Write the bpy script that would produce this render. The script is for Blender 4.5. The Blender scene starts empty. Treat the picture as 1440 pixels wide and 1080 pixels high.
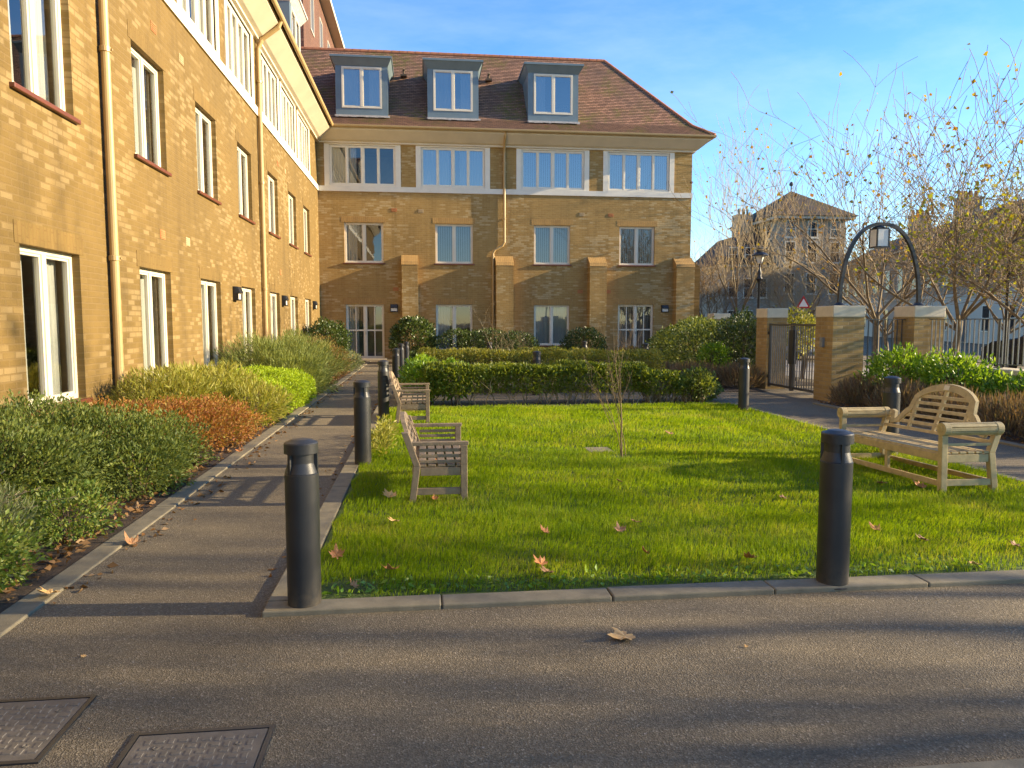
import bpy, math, random
import numpy as np
from mathutils import Vector, Matrix
R = math.radians
S = bpy.context.scene
COL = S.collection

# ------------------------------------------------------------------ camera, sky, sun, exposure
cam_d = bpy.data.cameras.new("camera")
cam = bpy.data.objects.new("camera", cam_d); COL.objects.link(cam)
cam_d.sensor_width = 36.0; cam_d.lens = 26.0; cam_d.clip_start = 0.05; cam_d.clip_end = 1500
YAW, PITCH = math.atan(123/math.hypot(1040, 88)), math.atan(88/1040)
cam.location = (0, 0, 1.5)
cam.rotation_euler = (math.pi/2 - PITCH, 0, -YAW)
S.camera = cam

SUN_EL, SUN_AZ = 17.0, -5.0            # azimuth measured from +X towards +Y
W = bpy.data.worlds.new("World"); S.world = W; W.use_nodes = True
wn = W.node_tree.nodes; wl = W.node_tree.links
bg = wn["Background"]; bg.inputs[1].default_value = 0.094
sky = wn.new("ShaderNodeTexSky"); sky.sky_type = 'NISHITA'; sky.sun_disc = False
sky.sun_elevation = R(SUN_EL); sky.sun_rotation = R(90 - SUN_AZ)
sky.air_density = 1.0; sky.dust_density = 0.0; sky.ozone_density = 3.2
tc = wn.new("ShaderNodeTexCoord")
mp = wn.new("ShaderNodeMapping"); mp.inputs['Scale'].default_value = (1.2, 3.2, 5.5); mp.inputs['Rotation'].default_value = (0.3, 0.5, 0.6)
nz = wn.new("ShaderNodeTexNoise"); nz.inputs['Scale'].default_value = 1.6; nz.inputs['Detail'].default_value = 9; nz.inputs['Roughness'].default_value = 0.62
rp = wn.new("ShaderNodeValToRGB"); rp.color_ramp.elements[0].position = 0.44; rp.color_ramp.elements[1].position = 0.85
rp.color_ramp.elements[1].color = (0.22, 0.22, 0.22, 1)
mx = wn.new("ShaderNodeMix"); mx.data_type = 'RGBA'; mx.inputs[7].default_value = (4.2, 4.6, 5.2, 1)
wl.new(tc.outputs['Generated'], mp.inputs[0]); wl.new(mp.outputs[0], nz.inputs['Vector'])
wl.new(nz.outputs[0], rp.inputs[0]); wl.new(rp.outputs[0], mx.inputs[0])
hs = wn.new('ShaderNodeHueSaturation'); hs.inputs['Hue'].default_value = 0.508; hs.inputs['Saturation'].default_value = 1.2; hs.inputs['Value'].default_value = 1.0
wl.new(sky.outputs[0], hs.inputs['Color']); wl.new(hs.outputs[0], mx.inputs[6]); wl.new(mx.outputs[2], bg.inputs[0])

sd = bpy.data.lights.new("sun", 'SUN'); sd.energy = 3.9; sd.angle = R(0.6); sd.color = (1.0, 0.81, 0.52)
sun = bpy.data.objects.new("sun", sd); COL.objects.link(sun)
to_sun = Vector((math.cos(R(SUN_EL))*math.cos(R(SUN_AZ)), math.cos(R(SUN_EL))*math.sin(R(SUN_AZ)), math.sin(R(SUN_EL))))
sun.rotation_euler = to_sun.to_track_quat('Z', 'Y').to_euler(); sun.location = (30, 0, 20)
S.view_settings.view_transform = 'Standard'; S.view_settings.look = 'None'
S.view_settings.exposure = 1.9; S.view_settings.gamma = 1.0
S.cycles.max_bounces = 8; S.cycles.diffuse_bounces = 4; S.cycles.glossy_bounces = 3
S.cycles.transparent_max_bounces = 12; S.cycles.caustics_reflective = False; S.cycles.caustics_refractive = False

# ------------------------------------------------------------------ materials
MATS = {}
class NT:
    """tiny helper round a node tree"""
    def __init__(s, name):
        s.m = bpy.data.materials.new(name); s.m.use_nodes = True
        s.n = s.m.node_tree.nodes; s.l = s.m.node_tree.links
        s.b = s.n["Principled BSDF"]; s.out = s.n["Material Output"]
        MATS[name] = s.m
    def add(s, t, **kw):
        n = s.n.new(t)
        for k, v in kw.items():
            if hasattr(n, k): setattr(n, k, v)
            else: n.inputs[k.replace('_', ' ')].default_value = v
        return n
    def link(s, a, b): s.l.new(a, b)
    def coord(s, swz=None, scale=1.0):
        t = s.add("ShaderNodeTexCoord"); o = t.outputs['Object']
        if swz:
            sp = s.add("ShaderNodeSeparateXYZ"); s.link(o, sp.inputs[0])
            cb = s.add("ShaderNodeCombineXYZ")
            for i, c in enumerate(swz):
                if c in 'xyz': s.link(sp.outputs['xyz'.index(c)], cb.inputs[i])
            o = cb.outputs[0]
        return o
    def noise(s, v, scale, detail=4, rough=0.55):
        n = s.add("ShaderNodeTexNoise"); n.inputs['Scale'].default_value = scale
        n.inputs['Detail'].default_value = detail; n.inputs['Roughness'].default_value = rough
        if v is not None: s.link(v, n.inputs['Vector'])
        return n.outputs[0]
    def ramp(s, f, stops):
        r = s.add("ShaderNodeValToRGB"); e = r.color_ramp.elements
        while len(e) < len(stops): e.new(0.5)
        for i, (p, c) in enumerate(stops):
            e[i].position = p; e[i].color = (*c, 1) if len(c) == 3 else c
        s.link(f, r.inputs[0]); return r.outputs[0]
    def mix(s, f, a, b, bt='MIX'):
        m = s.add("ShaderNodeMix"); m.data_type = 'RGBA'; m.blend_type = bt
        for i, v in ((0, f), (6, a), (7, b)):
            if isinstance(v, (int, float)): m.inputs[i].default_value = v
            elif isinstance(v, tuple): m.inputs[i].default_value = (*v, 1)
            else: s.link(v, m.inputs[i])
        return m.outputs[2]
    def math(s, op, a, b=0.0):
        m = s.add("ShaderNodeMath"); m.operation = op
        for i, v in ((0, a), (1, b)):
            if isinstance(v, (int, float)): m.inputs[i].default_value = v
            else: s.link(v, m.inputs[i])
        return m.outputs[0]
    def bump(s, h, strength=0.3, dist=0.01):
        b = s.add("ShaderNodeBump"); b.inputs['Strength'].default_value = strength; b.inputs['Distance'].default_value = dist
        s.link(h, b.inputs['Height']); s.link(b.outputs[0], s.b.inputs['Normal'])
    def base(s, c, rough=0.6):
        if isinstance(c, tuple): s.b.inputs['Base Color'].default_value = (*c, 1)
        else: s.link(c, s.b.inputs['Base Color'])
        s.b.inputs['Roughness'].default_value = rough
        return s

def brick(name, u, v, dark, light, pale, mortar, patch_scale=0.5, thr=0.55, bw=0.225, rh=0.075, pale_amt=0.9):
    t = NT(name); c = t.coord(u + v + '0')
    def bt(c1, c2, m, ms=0.010):
        b = t.add("ShaderNodeTexBrick"); b.inputs['Scale'].default_value = 1.0
        b.inputs['Brick Width'].default_value = bw; b.inputs['Row Height'].default_value = rh
        b.inputs['Mortar Size'].default_value = ms; b.inputs['Mortar Smooth'].default_value = 0.3
        b.inputs['Color1'].default_value = (*c1, 1); b.inputs['Color2'].default_value = (*c2, 1); b.inputs['Mortar'].default_value = (*m, 1)
        t.link(c, b.inputs['Vector']); return b
    main = bt(dark, light, mortar)
    rnd = bt((0, 0, 0), (1, 1, 1), (0, 0, 0))
    pn = t.noise(c, patch_scale, 3, 0.6)
    r2 = t.math('ADD', t.math('MULTIPLY', rnd.outputs[0], 0.35), pn)
    f = t.ramp(r2, [(thr + 0.17, (0, 0, 0)), (thr + 0.27, (pale_amt,)*3)])
    col = t.mix(f, main.outputs[0], pale)
    big = t.ramp(t.noise(c, 0.35, 5, 0.6), [(0.3, (0.82, 0.82, 0.80)), (0.7, (1.1, 1.08, 1.04))])
    col = t.mix(1.0, col, big, 'MULTIPLY')
    mpn = t.add("ShaderNodeMapping"); mpn.inputs['Scale'].default_value = (2.6, 0.16, 1.0) if u != 'z' else (0.16, 2.6, 1.0); t.link(c, mpn.inputs[0])
    col = t.mix(0.8, col, t.mix(1.0, col, t.ramp(t.noise(mpn.outputs[0], 1.0, 6, 0.65), [(0.33, (0.76, 0.75, 0.73)), (0.5, (1.0, 1.0, 1.0)), (0.7, (1.07, 1.06, 1.04))]), 'MULTIPLY'))
    fine = t.ramp(t.noise(c, 60, 3), [(0.3, (0.86,)*3), (0.7, (1.1,)*3)])
    col = t.mix(0.7, col, t.mix(1.0, col, fine, 'MULTIPLY'))
    t.base(col, 0.88)
    inv = t.math('SUBTRACT', 1.0, main.outputs[1])
    t.bump(t.math('ADD', inv, t.math('MULTIPLY', t.noise(c, 45, 3), 0.35)), 0.55, 0.006)
    return t.m
BD, BL, BP, BM_ = (0.35, 0.195, 0.052), (0.43, 0.26, 0.078), (0.56, 0.42, 0.22), (0.37, 0.235, 0.085)
brick('brick_along_y', 'y', 'z', (0.155,0.096,0.021), (0.180,0.113,0.028), (0.27,0.188,0.078), (0.18,0.115,0.036), 0.33, 0.57, pale_amt=0.8)  # sunlit copy of the building's brick, darkened to hold back the sun
brick('brick_along_x', 'x', 'z', (0.325,0.20,0.06), (0.385,0.243,0.078), (0.50, 0.38, 0.20), (0.37,0.245,0.095), 0.6, 0.57, pale_amt=0.7)  # shaded copy of the same brick, lightened so colour lifts the rear wall's shade
brick('soldier_y', 'z', 'y', (0.165, 0.103, 0.024), (0.187, 0.118, 0.030), (0.2, 0.12, 0.03), (0.165, 0.098, 0.024), 0.5, 0.9)  # lintels darkened along with the sunlit left wall
brick('soldier_x', 'z', 'x', (0.39, 0.23, 0.075), (0.43, 0.26, 0.085), (0.4, 0.24, 0.08), (0.33, 0.20, 0.07), 0.5, 0.9)  # lintels lightened along with the shaded rear wall
brick('pillar_brick_x', 'x', 'z', (0.34, 0.215, 0.075), (0.46, 0.30, 0.105), (0.52, 0.37, 0.18), (0.36, 0.26, 0.13), 1.2, 0.62)
brick('pillar_brick_y', 'y', 'z', (0.34, 0.215, 0.075), (0.46, 0.30, 0.105), (0.52, 0.37, 0.18), (0.36, 0.26, 0.13), 1.2, 0.62)
brick('red_brick_y', 'y', 'z', (0.085, 0.032, 0.016), (0.115, 0.045, 0.022), (0.14, 0.065, 0.035), (0.22, 0.12, 0.08), 1.0, 0.7)
brick('tile_hung_x', 'x', 'z', (0.10, 0.04, 0.03), (0.17, 0.065, 0.045), (0.2, 0.09, 0.06), (0.05, 0.025, 0.02), 1.0, 0.8, 0.17, 0.12)
brick('stock_brick_far', 'x', 'z', (0.30, 0.25, 0.185), (0.39, 0.32, 0.24), (0.46, 0.39, 0.31), (0.35, 0.30, 0.24), 0.3, 0.6)  # brick lightened and cooled: distance haze put into the colour
brick('stock_brick_far_y', 'y', 'z', (0.28, 0.23, 0.175), (0.37, 0.31, 0.235), (0.46, 0.39, 0.31), (0.33, 0.28, 0.22), 0.3, 0.6)  # same painted-in haze for the terrace brick

def tiles(name, c1, c2, moss_amt):
    t = NT(name); uv = t.add("ShaderNodeUVMap").outputs[0]
    b = t.add("ShaderNodeTexBrick"); b.inputs['Scale'].default_value = 1
    b.inputs['Brick Width'].default_value = 0.17; b.inputs['Row Height'].default_value = 0.1; b.inputs['Mortar Size'].default_value = 0.006
    b.inputs['Color1'].default_value = (*c1, 1); b.inputs['Color2'].default_value = (*c2, 1); b.inputs['Mortar'].default_value = (0.03, 0.02, 0.015, 1)
    t.link(uv, b.inputs['Vector'])
    o = t.coord()
    col = t.mix(t.ramp(t.noise(o, 0.9, 6, 0.65), [(0.42, (0, 0, 0)), (0.75, (0.75,)*3)]), b.outputs[0], (0.11, 0.072, 0.055))
    moss = t.math('MULTIPLY', t.ramp(t.noise(o, 0.55, 4, 0.6), [(0.50, (0, 0, 0)), (0.60, (1, 1, 1))]), t.ramp(t.noise(o, 7, 4, 0.7), [(0.4, (0, 0, 0)), (0.62, (moss_amt,)*3)]))
    col = t.mix(moss, col, (0.13, 0.115, 0.02))
    t.base(col, 0.85); t.bump(t.noise(o, 25, 3), 0.35, 0.01)
tiles('roof_tile', (0.23, 0.115, 0.072), (0.40, 0.205, 0.125), 0.9)
tiles('roof_tile_far', (0.20, 0.185, 0.15), (0.27, 0.245, 0.20), 0.5)

def plain(name, c, rough=0.5, var=0.12, scale=6, bump=0.0, bscale=40, metal=0.0, spec=None):
    t = NT(name); o = t.coord()
    lo = tuple(x*(1-var) for x in c); hi = tuple(min(1, x*(1+var)) for x in c)
    t.base(t.ramp(t.noise(o, scale, 6, 0.6), [(0.3, lo), (0.7, hi)]), rough)
    t.b.inputs['Metallic'].default_value = metal
    if spec is not None: t.b.inputs['Specular IOR Level'].default_value = spec
    if bump: t.bump(t.noise(o, bscale, 4), bump, 0.004)
    return t.m
plain('cream_paint', (0.78, 0.71, 0.57), 0.45, 0.05, 3)
plain('window_white', (0.70, 0.63, 0.49), 0.35, 0.04, 3)
plain('soffit_cream', (0.66, 0.57, 0.41), 0.55, 0.07, 1.5)
plain('gutter_tan', (0.42, 0.285, 0.12), 0.4, 0.06, 3)
plain('band_stone', (0.74, 0.69, 0.58), 0.7, 0.08, 2, 0.15, 60)
plain('sill_terracotta', (0.135, 0.042, 0.02), 0.4, 0.15, 8)
plain('vent_terracotta', (0.42, 0.17, 0.06), 0.8, 0.15, 20)
plain('vent_buff', (0.44, 0.32, 0.17), 0.8, 0.1, 20)
plain('dormer_zinc', (0.14, 0.19, 0.215), 0.45, 0.10, 2)
plain('lead_and_sunlit_zinc', (0.50, 0.47, 0.43), 0.55, 0.2, 10)
plain('stone_cap', (0.62, 0.53, 0.37), 0.8, 0.12, 4, 0.25, 50)
plain('kerb_concrete', (0.205, 0.172, 0.108), 0.85, 0.22, 9, 0.5, 140)
plain('black_metal', (0.022, 0.024, 0.027), 0.38, 0.15, 9, 0.08, 160)
t = NT('bollard_paint'); o = t.coord()
sz = t.add("ShaderNodeSeparateXYZ"); t.link(o, sz.inputs[0])
dirt = t.math('MULTIPLY', t.ramp(sz.outputs[2], [(0.0, (0.75,)*3), (0.05, (0.35,)*3), (0.17, (0, 0, 0))]), t.ramp(t.noise(o, 22, 6, 0.7), [(0.35, (0, 0, 0)), (0.6, (1, 1, 1))]))
scuff = t.ramp(t.noise(o, 38, 8, 0.75), [(0.66, (0, 0, 0)), (0.72, (0.5,)*3)])
c = t.mix(dirt, t.ramp(t.noise(o, 5, 6), [(0.3, (0.020, 0.020, 0.020)), (0.7, (0.034, 0.033, 0.031))]), (0.11, 0.085, 0.055))
t.base(t.mix(scuff, c, (0.085, 0.08, 0.07)), 0.45); t.bump(t.noise(o, 120, 4), 0.12, 0.004)
plain('reflector_metal', (0.30, 0.28, 0.25), 0.35, 0.1, 5, metal=0.6)
plain('railing_paint', (0.05, 0.05, 0.05), 0.3, 0.1, 5, spec=1.0)
plain('bar_reflected_light', (0.22, 0.205, 0.185), 0.3, 0.1, 5, spec=1.0)  # black bars painted grey: light reflected off the sunlit wall, put into colour
plain('lamp_black', (0.015, 0.014, 0.014), 0.4, 0.1, 5)
plain('lamp_diffuser', (0.75, 0.72, 0.64), 0.3, 0.03, 5)
plain('teak_pale', (0.50, 0.375, 0.175), 0.75, 0.2, 14, 0.3, 90)
plain('teak_grey', (0.27, 0.195, 0.115), 0.8, 0.25, 14, 0.35, 90)
plain('plaque_metal', (0.72, 0.62, 0.45), 0.35, 0.03, 5)
plain('curtain_white', (0.74, 0.72, 0.68), 0.9, 0.05, 2)
plain('blind_grey', (0.50, 0.48, 0.45), 0.8, 0.06, 2)
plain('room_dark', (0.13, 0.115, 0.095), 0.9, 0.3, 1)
plain('bark_plane', (0.17, 0.125, 0.07), 0.9, 0.4, 9, 0.6, 30)
plain('twig_brown', (0.22, 0.15, 0.07), 0.8, 0.3, 5)
plain('twig_pale', (0.34, 0.26, 0.14), 0.8, 0.25, 5)
plain('stem_dark', (0.10, 0.065, 0.04), 0.9, 0.3, 9)
plain('white_stucco', (0.52, 0.47, 0.38), 0.85, 0.06, 1)
plain('slate', (0.075, 0.075, 0.08), 0.7, 0.2, 3)
plain('sign_red', (0.42, 0.02, 0.02), 0.45, 0.05, 5)
plain('sign_white', (0.78, 0.78, 0.76), 0.45, 0.03, 5)
plain('chimney_pot', (0.35, 0.13, 0.06), 0.8, 0.2, 8)
plain('car_black', (0.02, 0.022, 0.025), 0.2, 0.1, 3)
plain('car_white', (0.65, 0.65, 0.66), 0.22, 0.03, 3)
plain('tyre', (0.02, 0.02, 0.02), 0.85, 0.1, 9)
plain('car_glass', (0.02, 0.025, 0.03), 0.05, 0.05, 3)
plain('lamp_red', (0.35, 0.02, 0.02), 0.3, 0.05, 3)
plain('intercom_grey', (0.22, 0.22, 0.21), 0.4, 0.1, 9)
plain('soil_pot', (0.1, 0.06, 0.04), 0.9, 0.3, 9)

def glass(name, tint, base_f):
    t = NT(name); t.n.remove(t.b)
    tr = t.add("ShaderNodeBsdfTransparent"); tr.inputs[0].default_value = (*tint, 1)
    gl = t.add("ShaderNodeBsdfGlossy"); gl.inputs['Roughness'].default_value = 0.02
    fr = t.add("ShaderNodeFresnel"); fr.inputs[0].default_value = 1.5
    f = t.math('MINIMUM', t.math('ADD', t.math('MULTIPLY', fr.outputs[0], 1.3), base_f), 0.92)
    o = t.coord(); b = t.add("ShaderNodeBump"); b.inputs['Strength'].default_value = 0.04; b.inputs['Distance'].default_value = 0.02
    t.link(t.noise(o, 1.6, 2), b.inputs['Height']); t.link(b.outputs[0], gl.inputs['Normal'])
    m = t.add("ShaderNodeMixShader"); t.link(f, m.inputs[0]); t.link(tr.outputs[0], m.inputs[1]); t.link(gl.outputs[0], m.inputs[2])
    t.link(m.outputs[0], t.out.inputs[0])
glass('window_glass', (0.72, 0.75, 0.73), 0.10)
glass('dormer_glass', (0.5, 0.55, 0.6), 0.30)
glass('lantern_glass', (0.85, 0.85, 0.8), 0.05)

def foliage(name, stops, trans=0.35, rough=0.55, spec=0.3, nsc=2.2, na=0.3):
    t = NT(name); g = t.add("ShaderNodeNewGeometry"); o = t.coord()
    f = t.math('ADD', t.math('MULTIPLY', g.outputs['Random Per Island'], 1-na), t.math('MULTIPLY', t.ramp(t.noise(o, nsc, 5, 0.6), [(0.3, (0, 0, 0)), (0.7, (1, 1, 1))]) if na > 0.4 else t.noise(o, nsc, 3), na))
    n = len(stops); c = t.ramp(f, [(0.08 + 0.8*i/(n-1), s) for i, s in enumerate(stops)])
    t.base(c, rough); t.b.inputs['Specular IOR Level'].default_value = spec
    tl = t.add("ShaderNodeBsdfTranslucent"); t.link(t.mix(1.0, c, (1.25, 1.15, 0.5), 'MULTIPLY'), tl.inputs[0])
    m = t.add("ShaderNodeMixShader"); m.inputs[0].default_value = trans
    t.link(t.b.outputs[0], m.inputs[1]); t.link(tl.outputs[0], m.inputs[2]); t.link(m.outputs[0], t.out.inputs[0])
foliage('grass_blade', [(0.125, 0.215, 0.006), (0.19, 0.30, 0.006), (0.27, 0.37, 0.010), (0.36, 0.36, 0.07)], 0.5, 0.6, 0.2, 1.3, 0.5)
foliage('leaf_box', [(0.10, 0.135, 0.018), (0.18, 0.225, 0.025), (0.29, 0.34, 0.05)], 0.4, 0.45, 0.4)
foliage('leaf_dark', [(0.03, 0.055, 0.014), (0.06, 0.095, 0.02), (0.10, 0.14, 0.028)], 0.25, 0.4, 0.5)
foliage('leaf_olive', [(0.08, 0.115, 0.025), (0.145, 0.19, 0.04), (0.25, 0.28, 0.06)], 0.35, 0.5)
foliage('leaf_orange', [(0.17, 0.20, 0.03), (0.36, 0.17, 0.03), (0.46, 0.26, 0.07), (0.32, 0.13, 0.04), (0.40, 0.14, 0.06), (0.30, 0.31, 0.05)], 0.4, 0.6)
foliage('leaf_yellow_green', [(0.19, 0.21, 0.03), (0.31, 0.31, 0.05), (0.44, 0.39, 0.11)], 0.4, 0.5)
foliage('leaf_lime', [(0.20, 0.30, 0.012), (0.30, 0.42, 0.015), (0.42, 0.52, 0.03)], 0.4, 0.5)
foliage('leaf_rosemary', [(0.13, 0.165, 0.045), (0.21, 0.25, 0.06), (0.31, 0.33, 0.09)], 0.3, 0.6)
foliage('leaf_bronze', [(0.13, 0.12, 0.03), (0.24, 0.18, 0.05), (0.32, 0.19, 0.08), (0.22, 0.23, 0.05)], 0.3, 0.5)
foliage('leaf_lavender', [(0.13, 0.085, 0.05), (0.21, 0.135, 0.08), (0.26, 0.185, 0.11), (0.16, 0.15, 0.075)], 0.25, 0.8, 0.1)
foliage('leaf_greygreen', [(0.14, 0.17, 0.075), (0.22, 0.25, 0.11), (0.30, 0.32, 0.15)], 0.3, 0.6)
foliage('leaf_bright', [(0.10, 0.20, 0.015), (0.18, 0.31, 0.02), (0.30, 0.42, 0.05)], 0.4, 0.4, 0.5)
foliage('leaf_mid', [(0.06, 0.11, 0.018), (0.11, 0.18, 0.025), (0.19, 0.25, 0.04), (0.32, 0.33, 0.07)], 0.35, 0.45, 0.4)
foliage('leaf_autumn', [(0.40, 0.25, 0.03), (0.34, 0.28, 0.02), (0.26, 0.11, 0.03), (0.45, 0.33, 0.03)], 0.45, 0.6)
foliage('leaf_yellow', [(0.30, 0.30, 0.03), (0.22, 0.26, 0.03), (0.48, 0.38, 0.03)], 0.45, 0.6)
foliage('leaf_litter', [(0.12, 0.06, 0.025), (0.20, 0.10, 0.035), (0.28, 0.16, 0.07), (0.33, 0.22, 0.12)], 0.15, 0.8, 0.1)

def dry(name, a, b, vein):
    t = NT(name); o = t.coord(); g = t.ramp(t.noise(o, 22, 5), [(0.3, a), (0.7, b)])
    t.base(t.mix(t.ramp(t.noise(o, 70, 2), [(0.5, (0, 0, 0)), (0.7, (0.6,)*3)]), g, vein), 0.65); t.bump(t.noise(o, 60, 3), 0.4, 0.004)
dry('dry_leaf_tan', (0.60, 0.32, 0.09), (0.72, 0.45, 0.17), (0.74, 0.52, 0.25))
dry('dry_leaf_rust', (0.36, 0.13, 0.03), (0.50, 0.21, 0.06), (0.45, 0.22, 0.09))
dry('dry_leaf_brown', (0.30, 0.135, 0.045), (0.42, 0.22, 0.09), (0.40, 0.26, 0.14))

t = NT('asphalt'); o = t.coord()
v1 = t.add("ShaderNodeTexVoronoi"); v1.inputs['Scale'].default_value = 150; t.link(o, v1.inputs['Vector'])
v2 = t.add("ShaderNodeTexVoronoi"); v2.inputs['Scale'].default_value = 55; t.link(o, v2.inputs['Vector'])
sepc = t.add("ShaderNodeSeparateColor"); t.link(v1.outputs['Color'], sepc.inputs[0])
sepd = t.add("ShaderNodeSeparateColor"); t.link(v2.outputs['Color'], sepd.inputs[0])
grain = t.ramp(sepc.outputs[0], [(0.0, (0.115, 0.090, 0.052)), (0.6, (0.165, 0.129, 0.078)), (0.93, (0.22, 0.175, 0.11)), (1.0, (0.32, 0.26, 0.175))])
chip = t.ramp(sepd.outputs[1], [(0.972, (0, 0, 0)), (0.985, (0.8,)*3)])
chipm = t.math('MULTIPLY', chip, t.ramp(v2.outputs[0], [(0.2, (1, 1, 1)), (0.35, (0, 0, 0))]))
c = t.mix(chipm, grain, (0.36, 0.31, 0.25))
c = t.mix(1.0, c, t.ramp(t.noise(o, 0.6, 8, 0.68), [(0.32, (0.72, 0.71, 0.70)), (0.5, (1.0, 1.0, 1.0)), (0.7, (1.16, 1.13, 1.06))]), 'MULTIPLY')
t.base(c, 0.9); t.bump(t.math('ADD', t.math('MULTIPLY', v1.outputs[0], 1.0), t.noise(o, 220, 2)), 0.75, 0.006)

t = NT('paving'); o = t.coord()
b = t.add("ShaderNodeTexBrick"); b.inputs['Scale'].default_value = 1; b.inputs['Brick Width'].default_value = 0.6; b.inputs['Row Height'].default_value = 0.45; b.inputs['Mortar Size'].default_value = 0.006
b.inputs['Color1'].default_value = (0.25, 0.22, 0.18, 1); b.inputs['Color2'].default_value = (0.31, 0.28, 0.23, 1); b.inputs['Mortar'].default_value = (0.1, 0.09, 0.07, 1)
t.link(o, b.inputs['Vector']); t.base(t.mix(0.5, b.outputs[0], t.ramp(t.noise(o, 3, 5), [(0.3, (0.2, 0.18, 0.15)), (0.7, (0.34, 0.3, 0.25))])), 0.85)

t = NT('soil'); o = t.coord()
t.base(t.ramp(t.noise(o, 14, 8, 0.7), [(0.3, (0.028, 0.018, 0.010)), (0.55, (0.065, 0.042, 0.024)), (0.75, (0.12, 0.078, 0.042))]), 0.95)
t.bump(t.noise(o, 40, 6, 0.7), 0.9, 0.02)
t = NT('turf'); o = t.coord()
t.base(t.ramp(t.noise(o, 9, 7, 0.7), [(0.3, (0.05, 0.07, 0.012)), (0.6, (0.085, 0.125, 0.012)), (0.8, (0.12, 0.13, 0.03))]), 0.95)
t.bump(t.noise(o, 60, 4), 0.8, 0.02)
t = NT('cast_cover'); o = t.coord()
t.base(t.ramp(t.noise(o, 12, 6, 0.65), [(0.3, (0.11, 0.097, 0.078)), (0.7, (0.19, 0.165, 0.13))]), 0.6)
t.b.inputs['Metallic'].default_value = 0.25; t.bump(t.noise(o, 150, 3), 0.35, 0.002)
M = MATS

# ------------------------------------------------------------------ helpers
ROOT = {}                 # object name -> world location its vertices are measured from
def mesh_obj(name, verts, faces, mat, parent=None, loc=(0, 0, 0), smooth=False, uvs=None):
    me = bpy.data.meshes.new(name)
    base = ROOT[parent.name] if parent else Vector(loc)
    v = np.asarray(verts, dtype=np.float64).reshape(-1, 3) - np.array(base)
    if isinstance(faces, np.ndarray):
        nf, k = faces.shape
        me.vertices.add(len(v)); me.vertices.foreach_set('co', v.astype(np.float32).ravel())
        me.loops.add(nf*k); me.loops.foreach_set('vertex_index', faces.astype(np.int32).ravel())
        me.polygons.add(nf); me.polygons.foreach_set('loop_start', np.arange(0, nf*k, k, dtype=np.int32))
        me.polygons.foreach_set('loop_total', np.full(nf, k, dtype=np.int32))
        me.update(calc_edges=True)
    else:
        me.from_pydata([tuple(x) for x in v], [], faces); me.update()
    if uvs is not None:
        ul = me.uv_layers.new(name="uv"); ul.data.foreach_set('uv', np.asarray(uvs, dtype=np.float32).ravel())
    if smooth: me.polygons.foreach_set('use_smooth', [True]*len(me.polygons))
    me.materials.append(M[mat] if isinstance(mat, str) else mat)
    o = bpy.data.objects.new(name, me); COL.objects.link(o)
    if parent: o.parent = parent
    else: o.location = loc
    ROOT[o.name] = Vector(base)
    return o

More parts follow.
